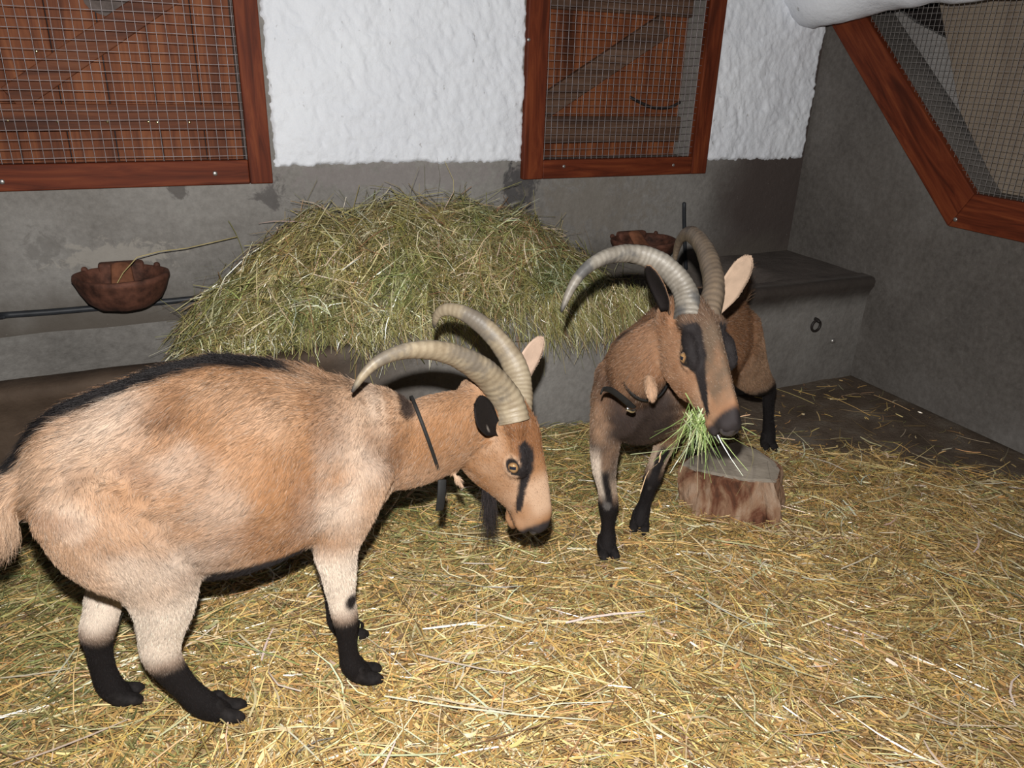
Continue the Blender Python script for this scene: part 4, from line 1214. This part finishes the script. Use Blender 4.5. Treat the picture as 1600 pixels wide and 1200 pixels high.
    # ---- collar
    for c in S['collar']: c(body, og)
    if 'beard' in S:
        rt, dr, le, cb = S['beard'](S, hw, R, r_)
        fur_curves('beard', rt, dr, np.tile([0, 0, 1.0], (len(rt), 1))*0+dr*0.2, le, cb, 0.0006, M['fur'], body, og, lift=0.05, grav=0.35, seed=4, kseg=7)
    return body

def coat(S, P, Nn, rg, A_, U_, C_, O, Fw, Lf, R, T0, hs):
    """coat colour, hair length and lie of the hair for every skin point"""
    n = len(P); up = np.array([0, 0, 1.0])
    q = P-O
    f = q@Fw/S['scale'][0]; l = q@Lf; u = q[:, 2]/S['scale'][1]
    tan, light, cream, brown = S['cols']
    big = fbm(P, 6.5, S['seed']+50); med = fbm(P, 18, S['seed']+60)
    col = np.tile(tan, (n, 1))
    def mix(c, w):
        nonlocal col
        w = np.clip(w, 0, 1)[:, None]; col = col*(1-w)+np.asarray(c)*w
    length = np.full(n, 0.014); flow = np.zeros((n, 3))
    tr = rg == 'trunk'; nk = rg == 'neck'; hd = rg == 'head'; tail = rg == 'tail'; leg = np.char.startswith(rg.astype(str), 'fore') | np.char.startswith(rg.astype(str), 'hind')
    hind = np.char.startswith(rg.astype(str), 'hind'); fore = np.char.startswith(rg.astype(str), 'fore')
    # trunk: rich tan on top, paler low on the flank, thigh and shoulder
    pale = sstep(0.62, 0.45, u)*0.40+sstep(-0.02, -0.25, f)*0.40+sstep(0.24, 0.36, f)*0.40+(big-0.5)*1.8+sstep(0.77, 0.83, u)*0.35
    body_ = tr | hind | fore | tail
    mix(light, np.where(body_, pale, 0))
    mix(brown, np.where(body_, sstep(0.54, 0.68, fbm(P, 8, S['seed']+70))*0.55, 0))
    mix(light, np.where(tail, 0.7, 0))
    flow[:] = -Fw*0.9-up*0.45
    # neck
    mix(light, np.where(nk, 0.25+(big-0.5)*1.2, 0)); 
    flow[nk] = (-A_*0.8-up*0.35)[nk]
    # legs: cream shanks, black from knee and hock down
    mix(cream, np.where(leg, sstep(S['cream'][0], S['cream'][1], u), 0))
    flow[leg] = (A_*0.9-up*0.3)[leg]
    hz = np.where(hind, S['black_h'], S['black_f'])+0.03*(med-0.5)
    if 'black_each' in S:
        for k, v in S['black_each'].items(): hz = np.where(rg == k, v+0.03*(med-0.5), hz)
    mix(brown*0.9, np.where(leg, (1-sstep(hz, hz+0.05, P[:, 2]))*0.75, 0))
    mix(BLACK, np.where(leg, 1-sstep(hz-0.018, hz+0.018, P[:, 2]), 0))
    length = np.where(leg, 0.012, length); length = np.where(leg & (P[:, 2] < 0.30), 0.008, length)
    # black line down the spine, black belly
    dl = np.abs(l-0.0)+0.012*(med-0.5)
    sp = (1-sstep(S['spine']*0.75, S['spine']*1.25, dl))*(Nn[:, 2] > 0.0)*(tr)*(f < 0.36)*(u > 0.62)
    sp2 = sp*np.clip(1-S.get('spine_gap', lambda f: 0*f)(f), 0, 1)
    mix(BLACK, sp2)
    length = np.where(sp > 0.3, 0.032, length); length = np.where(tr & (sp <= 0.3), 0.014+0.005*(big-0.5)+0.010*sstep(-0.05, -0.3, f)+0.008*sstep(0.72, 0.8, u), length)
    bl = (1-sstep(S['belly']-0.006, S['belly']+0.012, P[:, 2]+0.015*(med-0.5)))*tr
    bl = np.maximum(bl, tr*sstep(-0.55, -0.8, Nn[:, 2])*(f < 0.33))
    mix(BLACK*1.5, bl)
    # back of the buttocks and under the tail
    if 'rear_black' in S:
        mix(BLACK*1.5, tr*sstep(0.35, 0.65, -(Nn@Fw))*sstep(0.58, 0.52, u)*(np.abs(l) < 0.13))
    length = np.where(tail, 0.045, length); flow[tail] = A_[tail]
    # head
    H = (P-T0)@R/hs; X, Y, Z = H.T; aY = np.abs(Y)
    fl_h = -R[:, 0]*0.9-R[:, 2]*0.12
    flow[hd] = fl_h
    length = np.where(hd, np.interp(X, [-0.05, 0.02, 0.08, 0.2, 0.27], [0.014, 0.011, 0.008, 0.006, 0.0035]), length)
    length = np.where(hd & (Z > 0.03) & (X < 0.075) & (X > 0), 0.016, length)
    hm = hd.astype(float)
    mix(light, hm*np.clip(0.35+(fbm(P, 16, 5)-0.5)*1.6, 0, 0.8)*sstep(0.03, 0.0, Z))
    mix(S.get('forehead', brown), hm*sstep(0.018, 0.042, Z)*sstep(0.17, 0.10, X)*0.8)
    mix(light*1.05, hm*sstep(0.0, 0.02, Z)*sstep(0.15, 0.19, X)*sstep(0.275, 0.24, X)*S.get('bridge', 0.8))
    if 'bridge_col' in S: mix(S['bridge_col'], hm*sstep(0.005, 0.02, Z)*sstep(0.05, 0.10, X)*sstep(0.27, 0.22, X+0.03*(fbm(P, 30, 15)-.5))*(0.35+0.9*fbm(P, 70, 16, 2)))
    e2 = np.hypot((X-0.122)/1.15, (Z-0.0175)/0.84)
    # pale lids
    ee = np.hypot((X-0.122)/1.2, (Z-0.018)/0.9)
    mix(light*1.25, hm*(1-sstep(0.016, 0.030, ee))*(aY > 0.035)*0.7)
    mix(BLACK*1.5, hm*(1-sstep(0.0190, 0.0206, e2))*(aY > 0.035))
    # black stripe: brow, inner eye corner, down the cheek to the mouth corner
    path = np.array(S['stripe'])
    zc = np.interp(X, path[:, 0], path[:, 1]); wc = np.interp(X, path[:, 0], path[:, 2])
    d = np.abs(Z-zc)+0.010*(fbm(P, 40, 6)-0.5)
    st = hm*(1-sstep(wc*0.75, wc*1.2, d))*(X > path[0, 0])*(X < path[-1, 0])*(aY > 0.017)
    mix(BLACK*1.4, st)
    if S.get('brow_dark'): mix(BLACK*1.5, hm*(1-sstep(0.6, 1.0, np.hypot((X-0.085)/0.040, (Z-0.046)/0.022)))*(aY > 0.022)*S['brow_dark'])
    # muzzle
    mz = hm*sstep(0.258, 0.272, X+0.012*(fbm(P, 50, 8)-0.5)+0.10*np.maximum(0, -0.02-Z)*0.25+S.get('muzzle', 0))
    mix(BLACK*2.2, mz)
    # mouth line
    ml = hm*(1-sstep(0.0012, 0.0035, np.abs(Z+0.050-0.10*(X-0.25))))*sstep(0.205, 0.225, X)
    mix(BLACK*1.5, ml*0.8)
    length = np.where(hd & (mz > 0.5), 0.0022, length)
    eye = hd & (e2 < 0.0195) & (aY > 0.03)
    length = np.where(eye, 0, length)
    nb = hd & (X > 0.275); length = np.where(nb, 0.0015, length)
    wt = rg == 'wattle'; mix(light*1.1, wt.astype(float)); length = np.where(wt, 0.012, length); flow[wt] = A_[wt]
    if 'extra' in S: col, length = S['extra'](S, P, Nn, rg, f, l, u, col, length, None)
    col = col*(0.9+0.2*med[:, None])
    return np.clip(col, 0.004, 0.8), length, flow

def strap_ring(center, axis, side, rw, rh, width, th=0.004, n=56, up=None, off=None):
    """flat leather band around an ellipse; band width runs along axis"""
    center, axis = np.asarray(center, float), unit(axis)
    s = unit(np.asarray(side)-axis*np.dot(side, axis)); up = np.cross(s, axis)
    V, F = [], []
    for j in range(n):
        a = 2*math.pi*j/n
        for dr, da in ((0, -1), (th, -0.9), (th, 0.9), (0, 1)):
            V.append(center+s*(rw+dr)*math.cos(a)+up*(rh+dr)*math.sin(a)+axis*da*width/2)
    for j in range(n):
        for k in range(4): F.append((j*4+k, ((j+1) % n)*4+k, ((j+1) % n)*4+(k+1) % 4, j*4+(k+1) % 4))
    return np.array(V), F
def strap(pts, width, th, side):
    V, F, *_ = tube(pts, width/2, th/2, side, 10, 5); return V, F

# ---- goat in front
def goat_front():
    S = dict(seed=3, O=(0, 1.50, 0), F=(1, 0, 0), scale=(1, 1), hairs=330000, cream=(0.47, 0.37), black_h=0.235, black_f=0.215, spine=0.032, belly=0.445, rear_black=1, forehead=np.array((.145, .062, .026)), muzzle=-0.010,
             cols=(TAN, LIGHT, CREAM, BROWN), coat=coat, label='large tan goat standing nearest, seen from its side with head lowered')
    S['black_each'] = dict(hind_far=0.215, hind_near=0.205)
    S['spine_gap'] = lambda f: sstep(0.20, 0.26, f)*0.85
    S['trunk'] = [(-0.305, 0.675, 0.59, 0.05), (-0.26, 0.715, 0.555, 0.090), (-0.19, 0.788, 0.50, 0.130), (-0.09, 0.832, 0.425, 0.160), (0.03, 0.845, 0.372, 0.178), (0.12, 0.832, 0.372, 0.180),
                  (0.20, 0.808, 0.390, 0.165), (0.28, 0.782, 0.41, 0.142), (0.345, 0.758, 0.445, 0.118), (0.395, 0.730, 0.485, 0.088)]
    S['neck'] = [(np.array(p), w, h) for p, w, h in (((0.27, 1.50, 0.625), .10, .145), ((0.38, 1.50, 0.605), .085, .125), ((0.455, 1.495, 0.580), .070, .098), ((0.52, 1.485, 0.600), .067, .100), ((0.585, 1.472, 0.620), .064, .090), ((0.63, 1.465, 0.634), .058, .078))]
    y1, y2 = 1.42, 1.58
    L = {}
    L['fore_near'] = [((.315, 1.405, .60), .055, .085), ((.285, 1.405, .50), .050, .070), ((.264, 1.41, .415), .040, .050), ((.267, 1.415, .34), .033, .038), ((.270, 1.42, .265), .026, .031), ((.276, 1.42, .205), .027, .029), ((.277, 1.42, .17), .022, .024),
                      ((.277, 1.42, .115), .018, .022), ((.282, 1.42, .075), .022, .026), ((.298, 1.42, .045), .024, .027), ((.315, 1.42, .025), .023, .020)]
    L['fore_far'] = [((p[0]+.005, 3.0-p[1], p[2]), a, b) for p, a, b in L['fore_near']]
    L['hind_near'] = [((-.175, 1.405, .64), .080, .105), ((-.135, 1.395, .55), .075, .110), ((-.090, 1.395, .46), .058, .085), ((-.085, 1.405, .375), .043, .062), ((-.098, 1.42, .30), .033, .047), ((-.108, 1.43, .24), .029, .040), ((-.100, 1.43, .195), .024, .034),
                      ((-.075, 1.43, .13), .021, .028), ((-.045, 1.43, .07), .025, .030), ((-.022, 1.43, .045), .025, .027), ((-.002, 1.43, .025), .023, .020)]
    L['hind_far'] = [((-.19, 1.595, .63), .075, .09), ((-.18, 1.605, .56), .07, .10), ((-.165, 1.60, .48), .05, .065), ((-.180, 1.585, .38), .035, .045), ((-.212, 1.575, .28), .029, .038), ((-.232, 1.57, .22), .028, .037), ((-.236, 1.57, .18), .022, .028),
                     ((-.237, 1.57, .12), .020, .026), ((-.232, 1.57, .07), .024, .028), ((-.220, 1.57, .045), .024, .026), ((-.205, 1.57, .025), .022, .020)]
    S['legs'] = {k: [(np.array(p), a, b) for p, a, b in v] for k, v in L.items()}
    S['feet'] = dict(fore_near=((.322, 1.42, 0.012), (1, -.15), 0), fore_far=((.326, 1.58, 0.012), (1, .1), 0), hind_near=((.008, 1.43, 0.012), (1, -.25), 0), hind_far=((-.200, 1.57, 0.012), (1, -.1), 0))
    S['tail'] = [(np.array(p), a) for p, a in (((-.25, 1.49, .65), .045), ((-.305, 1.475, .645), .042), ((-.325, 1.465, .60), .038), ((-.335, 1.46, .555), .024))]
    S['head'] = xf((0.652, 1.462, 0.652), (0.26, -0.37, -0.89), (0.68, -0.52, 0.45), 1.03)
    R, T0, hs = S['head']
    def hw(x, y, z): return T0+R@(np.array([x, y, z])*hs)
    S['stripe'] = [(0.080, 0.050, .006), (0.10, 0.050, .009), (0.125, 0.045, .012), (0.15, 0.032, .014), (0.18, 0.010, .011), (0.21, -0.010, .009), (0.232, -0.022, .006)]
    def patches(S, P, Nn, rg, f, l, u, col, length, _):
        med = fbm(P, 24, 88)
        def mixw(c, w):
            nonlocal col
            w = np.clip(w, 0, 1)[:, None]; col = col*(1-w)+np.asarray(c)*w
        for px, py, rx, rz, c, k in ((160, 690, .08, .06, CREAM*.75, .50), (265, 735, .07, .05, CREAM*.7, .40), (330, 790, .07, .06, CREAM*.7, .35), (570, 715, .07, .09, CREAM*.75, .50), (530, 800, .07, .07, CREAM*.8, .6), (260, 885, .11, .07, CREAM*.8, .6),
                                     (110, 800, .05, .04, CREAM*.8, .5), (240, 575, .08, .02, CREAM*.8, .6), (610, 650, .03, .04, CREAM*.75, .5),
                                     (262, 672, .042, .020, BROWN*1.0, .85), (205, 735, .035, .022, BROWN*1.2, .6), (235, 750, .03, .02, BROWN*1.2, .65), (470, 790, .035, .08, BROWN*1.25, .7), (380, 830, .075, .03, BROWN*1.4, .5), (85, 810, .05, .02, BROWN*1.4, .6), (635, 735, .024, .06, BROWN*1.1, .75),
                                     (440, 620, .16, .05, TAN*.8, .5), (620, 640, .03, .03, BROWN, .6), (580, 610, .05, .03, BROWN*1.3, .5)):
            d = np.hypot((P[:, 0]-PY(px, py, 1.35)[0])/rx, (P[:, 2]-PY(px, py, 1.35)[2])/rz)+1.5*(fbm(P, 15, 87)-.5)
            mixw(c, (np.isin(rg, ['trunk', 'neck']) | np.char.startswith(rg.astype(str), 'hind') | np.char.startswith(rg.astype(str), 'fore'))*(P[:, 2] > .36)*(P[:, 1] < 1.52)*(1-sstep(.1, 1.5, d))*k*(col.mean(1) > .05))
        # black tufts of mane where the collar lies, dark smudge on the front of the knee
        d = np.hypot((P[:, 0]-.452)/.024, (P[:, 2]-.692)/.020); mixw(BLACK*2, (np.isin(rg, ['trunk', 'neck']))*(1-sstep(.6, 1.2, d+.5*(med-.5)))*.9)
        kn = PY(546, 940, 1.40); mixw(BLACK*1.3, (rg == 'fore_near')*(1-sstep(.010, .020, np.hypot(P[:, 0]-kn[0]-.004, (P[:, 2]-kn[2])*.7))))
        # smoky brown over the brow
        return col, length
    S['extra'] = patches
    S['wattles'] = [([PY(711, 744, 1.445), PY(717, 752, 1.44), PY(721, 757, 1.437)], [.007, .008, .005])]
    S['ears'] = [dict(shape=(PY(781, 672, 1.405), PY(744, 634, 1.315), CAM-PY(760, 655, 1.38)+np.array([.5, 0, .3]), .036, 1.0), inside=BLACK*1.3, outside=BLACK*1.5, tuft=PY(752, 670, 1.375)),
                 dict(shape=(hw(-.005, .050, .015), PY(847, 529, 1.57), unit([0.1, -1, .1]), .029, 0.6), inside=np.array((.42, .30, .225)), outside=np.array((.3, .2, .14)))]
    mh = m_horn('horn_pale', (0.27, 0.22, 0.15), (0.165, 0.125, 0.08), (0.10, 0.085, 0.07))
    b0, b1 = hw(.018, -.027, .046), hw(.018, .027, .046)
    nearp = [b0, PY(793, 622, 1.425), PY(766, 587, 1.415), PY(730, 562, 1.40), PY(690, 547, 1.39), PY(645, 545, 1.375), PY(603, 556, 1.36), PY(572, 577, 1.35), PY(550, 613, 1.345)]
    farp = [b1, PY(815, 590, 1.50), PY(797, 555, 1.53), PY(773, 524, 1.56), PY(745, 499, 1.59), PY(716, 484, 1.62), PY(693, 482, 1.65), PY(680, 493, 1.67), PY(678, 512, 1.68)]
    S['horns'] = [dict(ctrl=nearp, r=.0345, side=R[:, 1], mat=mh), dict(ctrl=farp, r=.029, side=R[:, 1], mat=mh)]
    def col1(body, og):
        ctr = np.array([0.495, 1.488, 0.605]); axn = unit((0.95, -0.12, 0.28))
        V, F = strap_ring(ctr, axn, (0, 1, 0), .0715, .099, .008, th=.002)
        co = mesh('collar', V, F, M['collar'], body, og)
        V, F = strap([PY(691, 750, 1.41), PY(690, 772, 1.40), PY(687, 797, 1.40)], .021, .004, (1, 0, 0))
        mesh('strap_end', V, F, M['collar'], co, og)
    S['collar'] = [col1]
    def beard(S, hw, R, r_):
        n = 260
        rt = np.array([hw(x, y, z) for x, y, z in zip(r_.uniform(.145, .20, n), r_.uniform(-.014, .014, n), r_.uniform(-.092, -.078, n))])
        dr = unit([-.02, -.05, -1.0])+r_.normal(0, .03, (n, 3))+(rt.mean(0)-rt)*[5, 5, 0]; dr /= np.linalg.norm(dr, axis=1)[:, None]
        return rt, dr, r_.uniform(.03, .155, n), np.clip(np.tile(BLACK*1.6, (n, 1))*r_.uniform(.5, 2.2, (n, 1)), .004, .1)
    S['beard'] = beard
    return make_goat(S)
goat_front()

# ---- browner goat, chewing, turned to the lens
def goat_back():
    F = unit((-0.88, -0.475, 0)); Lf = np.cross((0, 0, 1.0), F)
    O = np.array((1.51, 1.847, 0))
    t2, l2, c2, b2 = np.array((0.20, 0.098, 0.050)), np.array((0.30, 0.185, 0.115)), np.array((0.40, 0.30, 0.22)), np.array((0.10, 0.045, 0.024))
    S = dict(seed=8, O=O, F=F, scale=(1.08, 0.87), hairs=230000, cream=(0.40, 0.34), black_h=0.30, black_f=0.215, spine=0.028, belly=0.385, cols=(t2, l2, c2, b2), coat=coat,
             label='browner goat turned to the lens chewing a mouthful of green hay', forehead=np.array((.09, .06, .042)), bridge=0.3, bridge_col=np.array((.10, .068, .045)), brow_dark=0.8, muzzle=-0.004)
    S['trunk'] = [(-0.315, 0.715, 0.575, 0.05), (-0.27, 0.760, 0.52, 0.095), (-0.19, 0.818, 0.475, 0.130), (-0.09, 0.850, 0.455, 0.150), (0.03, 0.860, 0.432, 0.165), (0.12, 0.845, 0.422, 0.165),
                  (0.20, 0.830, 0.418, 0.155), (0.28, 0.815, 0.41, 0.140), (0.345, 0.79, 0.425, 0.125), (0.40, 0.75, 0.47, 0.098)]
    ctr = [((1.30, 1.74, .58), .11, .14), ((1.19, 1.665, .60), .098, .125), ((1.132, 1.59, .645), .078, .105), ((1.115, 1.525, .705), .066, .090), ((1.130, 1.475, .757), .057, .078), ((1.150, 1.44, .795), .050, .066)]
    S['neck'] = [(np.array(p), w, h) for p, w, h in ctr]
    S['neck_side'] = unit((0.80, -0.45, 0))
    L = {}
    L['fore_right'] = [((1.14, 1.70, .58), .055, .085), ((1.105, 1.665, .48), .050, .070), ((1.088, 1.65, .39), .040, .050), ((1.090, 1.645, .31), .032, .037), ((1.105, 1.645, .245), .026, .030), ((1.115, 1.645, .185), .029, .031), ((1.120, 1.648, .15), .023, .025),
                       ((1.124, 1.65, .105), .019, .022), ((1.126, 1.65, .072), .024, .027), ((1.124, 1.645, .045), .026, .028), ((1.12, 1.635, .025), .024, .022)]
    L['fore_left'] = [((1.27, 1.60, .58), .055, .085), ((1.31, 1.64, .48), .048, .066), ((1.345, 1.69, .38), .038, .046), ((1.350, 1.715, .31), .031, .036), ((1.335, 1.72, .25), .026, .030), ((1.322, 1.72, .195), .028, .031), ((1.318, 1.725, .155), .022, .025),
                      ((1.312, 1.73, .105), .019, .022), ((1.305, 1.73, .072), .024, .027), ((1.297, 1.725, .045), .026, .028), ((1.29, 1.715, .025), .024, .022)]
    L['hind_left'] = [((1.72, 1.88, .57), .075, .11), ((1.79, 1.905, .48), .065, .100), ((1.87, 1.94, .40), .050, .080), ((1.965, 1.985, .325), .038, .055), ((2.03, 2.02, .290), .028, .040), ((2.062, 2.033, .265), .025, .033), ((2.072, 2.035, .215), .021, .028),
                      ((2.09, 2.037, .135), .019, .025), ((2.105, 2.037, .075), .024, .028), ((2.100, 2.025, .045), .025, .027), ((2.092, 2.01, .025), .023, .020)]
    L['hind_right'] = [((1.70, 2.03, .57), .075, .11), ((1.71, 2.06, .47), .06, .10), ((1.72, 2.065, .39), .045, .075), ((1.76, 2.07, .31), .033, .046), ((1.80, 2.075, .25), .028, .037), ((1.81, 2.075, .21), .023, .030),
                       ((1.80, 2.07, .13), .019, .025), ((1.79, 2.065, .07), .024, .028), ((1.775, 2.055, .045), .025, .027), ((1.76, 2.05, .025), .023, .020)]
    S['legs'] = {k: [(np.array(p), a, b) for p, a, b in v] for k, v in L.items()}
    S['feet'] = dict(fore_right=((1.118, 1.628, .012), (-.25, -1), 0), fore_left=((1.285, 1.71, .012), (-.6, -.8), 0), hind_left=((2.088, 2.005, .008), (-.4, -1), 0), hind_right=((1.755, 2.045, .008), (-.8, -.5), 0))
    S['tail'] = [(np.array(p), a) for p, a in (((1.77, 1.98, .62), .026), ((1.82, 2.00, .68), .022), ((1.835, 2.01, .74), .016))]
    S['head'] = xf((1.143, 1.420, 0.824), (-0.205, -0.86, -0.46), (-0.03, -0.45, .89), 1.07)
    R, T0, hs = S['head']
    def hw(x, y, z): return T0+R@(np.array([x, y, z])*hs)
    S['stripe'] = [(0.06, 0.052, .012), (0.09, 0.046, .018), (0.125, 0.036, .018), (0.155, 0.022, .016), (0.185, 0.010, .013), (0.215, -0.004, .009), (0.25, -0.020, .006)]
    S['wattles'] = [([PY(1013, 590, 1.42), PY(1017, 606, 1.40), PY(1019, 621, 1.39)], [.010, .014, .011])]
    S['ears'] = [dict(shape=(hw(-.012, -.058, .012), PY(1016, 419, 1.42), unit(np.array([-.98, -.05, .05])), .040, 1.2), inside=BLACK*1.3, outside=np.array((.25, .145, .085))),
                 dict(shape=(hw(-.005, .056, .015), PY(1172, 402, 1.47), unit([-.35, -1, .1]), .031, 0.55), inside=np.array((.40, .285, .205)), outside=np.array((.2, .12, .08)))]
    mh = m_horn('horn_grey', (0.25, 0.225, 0.19), (0.13, 0.112, 0.09), (0.055, 0.055, 0.057))
    mh2 = m_horn('horn_brown', (0.17, 0.125, 0.085), (0.10, 0.075, 0.055), (0.05, 0.042, 0.036))
    b0, b1 = hw(.014, -.026, .046), hw(.014, .026, .046)
    rp = [b0, PY(1075, 462, 1.412), PY(1060, 436, 1.44), PY(1035, 411, 1.475), PY(1000, 396, 1.51), PY(962, 395, 1.515), PY(925, 410, 1.51), PY(895, 440, 1.50), PY(877, 488, 1.49)]
    lp = [b1, PY(1117, 452, 1.42), PY(1113, 425, 1.475), PY(1104, 394, 1.56), PY(1090, 371, 1.65), PY(1076, 362, 1.72), PY(1063, 371, 1.78), PY(1056, 392, 1.82), PY(1052, 420, 1.84)]
    S['horns'] = [dict(ctrl=rp, r=.034, side=R[:, 1], mat=mh), dict(ctrl=lp, r=.032, side=R[:, 1], mat=mh2)]
    def col2(body, og):
        cc_ = np.array((1.126, 1.554, 0.671)); axn = unit((-0.05, -0.75, 0.55))
        V, F = strap_ring(cc_, axn, unit((0.80, -0.45, 0)), .072, .100, .014)
        co = mesh('collar', V, F, M['collar'], body, og)
        V, F = strap([PY(990, 638, 1.455), PY(972, 622, 1.45), PY(955, 610, 1.45), PY(943, 608, 1.445), PY(939, 615, 1.44)], .017, .005, (0, -.4, 1))
        mesh('strap_end', V, F, M['collar'], co, og)
        bcn = PY(985, 640, 1.445)
        V, F, *_ = tube([bcn+[-.010, 0, .004], bcn+[.002, -.004, -.002], bcn+[.012, 0, -.004]], .006, .004, (0, 0, 1), 8, 3)
        mesh('buckle', V, F, M['steel'], co, og)
    S['collar'] = [col2]
    def extra(S, P, Nn, rg, f, l, u, col, length, _):
        med = fbm(P, 20, 77)
        def mixw(c, w):
            nonlocal col
            w = np.clip(w, 0, 1)[:, None]; col = col*(1-w)+np.asarray(c)*w
        chest = np.isin(rg, ['trunk', 'neck', 'fore_left', 'fore_right'])
        # dark breast patch between the forelegs
        c0 = PY(1008, 668, 1.56)
        d = np.sqrt(((P-c0)*[1.0, .5, .8]**np.array(1))@np.ones(3)*0+(((P-c0)*np.array([1.0, .5, .75]))**2).sum(1))
        mixw(BLACK*2, chest*(1-sstep(.05, .20, d+.14*(med-.5)))*.92)
        cd = PY(992, 522, 1.62); mixw(BLACK*2, np.isin(rg, ['trunk', 'neck'])*(1-sstep(.02, .06, np.abs((P-cd)@np.array([.35, .25, -.9]))*0+np.linalg.norm((P-cd)*np.array([1, .45, .45]), axis=1)+.03*(med-.5)))*.9)
        # black stripe on the front of the forearms
        fr = np.char.startswith(rg.astype(str), 'fore')
        tw = unit((-0.5, -0.85, 0)); mixw(BLACK*1.3, fr*sstep(.70, .88, Nn@tw+.2*(med-.5))*sstep(.345, .31, P[:, 2]))
        # bare grey knees
        for kx, ky in (((948, 793)), ((1014, 768))):
            k0 = PY(kx, ky, 1.615 if kx < 980 else 1.69)
            mixw((.10, .09, .085), fr*(1-sstep(.012, .020, np.linalg.norm(P-k0, axis=1))))
        # under side of the hind leg
        hl = rg == 'hind_left'; mixw(BLACK*1.3, hl*sstep(-.35, -.6, Nn[:, 2])*sstep(1.88, 1.95, P[:, 0]))
        # outer edges of the forelegs are pale
        mixw(CREAM*0.9, fr*sstep(.45, .8, -Nn[:, 0])*sstep(.20, .26, P[:, 2])*sstep(.42, .34, P[:, 2])*(rg == 'fore_right'))
        return col, length
    S['extra'] = extra
    g = make_goat(S)
    # mouthful of hay, hanging from the lips
    r_ = np.random.default_rng(5)
    m0 = hw(.232, -.030, -.052)
    n = 170
    rt = m0+r_.normal(0, 1, (n, 3))*[.016, .012, .008]
    Lh = r_.uniform(.03, .13, n)*r_.uniform(.6, 1.1, n)
    V, F = [], []
    cols = palette(n, [(.20, .27, .09), (.30, .36, .15), (.14, .19, .06), (.42, .44, .27)], [.35, .25, .2, .2], .2, r_)
    Vv, Qq, Cc = [], [], []; nn = 0
    for i in range(n):
        d = unit([r_.normal(-.15, .6), r_.normal(-.1, .5), -.9+r_.normal(0, .3)]); 
        g1 = np.array([r_.normal(0, .35), r_.normal(0, .35), -.35])
        ts = np.linspace(-.25, 1, 6); w = r_.uniform(.0005, .0013)
        sd = unit(np.cross(d, r_.normal(0, 1, 3)))
        for t in ts:
            p = rt[i]+d*Lh[i]*t+g1*Lh[i]*0.5*max(t, 0)**2; k = w*(1-.6*max(t, 0))
            Vv += [p-sd*k, p+sd*k]; Cc += [cols[i]]*2
        Qq += [(nn+2*j, nn+2*j+1, nn+2*j+3, nn+2*j+2) for j in range(5)]; nn += 12
    def stalk(px, Y0, w, c):
        nonlocal nn
        pts = catmull([PY(x, y, Yq) for (x, y), Yq in zip(px, Y0)], 14)
        for p in pts:
            Vv.extend([p-np.array(CU)*w*.7-np.array(CR)*w*.7, p+np.array(CU)*w*.7+np.array(CR)*w*.7]); Cc.extend([c]*2)
        Qq.extend([(nn+2*j, nn+2*j+1, nn+2*j+3, nn+2*j+2) for j in range(13)]); nn += 28
    yy = m0[1]
    stalk([(1085, 668), (1055, 690), (1033, 706), (1030, 722), (1012, 738), (1001, 770)], [yy, yy-.02, yy-.03, yy-.03, yy-.03, yy-.03], .0022, (.50, .34, .20))
    stalk([(1080, 690), (1060, 718), (1047, 739)], [yy, yy-.02, yy-.02], .0035, (.55, .58, .48))
    stalk([(1080, 695), (1035, 704), (985, 710)], [yy, yy-.03, yy-.05], .0013, (.35, .38, .22))
    stalk([(1090, 652), (1080, 630), (1071, 614)], [yy, yy-.04, yy-.045], .0012, (.25, .34, .12))
    stalk([(1145, 655), (1160, 650), (1172, 648)], [yy-.02, yy-.02, yy-.02], .0018, (.5, .32, .2))
    stalk([(1148, 660), (1165, 670), (1182, 680)], [yy-.02, yy-.02, yy-.02], .0011, (.25, .3, .12))
    stalk([(1120, 684), (1138, 686), (1147, 685)], [yy-.03, yy-.04, yy-.04], .0012, (.32, .36, .18))
    stalk([(1160, 668), (1176, 705), (1172, 735), (1150, 775)], [yy-.02, yy, yy+.02, yy+.03], .0009, (.35, .33, .16))
    o = quads('hay_tuft', np.array(Vv), np.array(Qq), M['hay'], colors=np.array(Cc), org=tuple(m0), smooth=False)
    tag(o, 'tuft of fresh green hay hanging from the mouth of the browner goat', 'hay', kind='stuff')
    return g
goat_back()
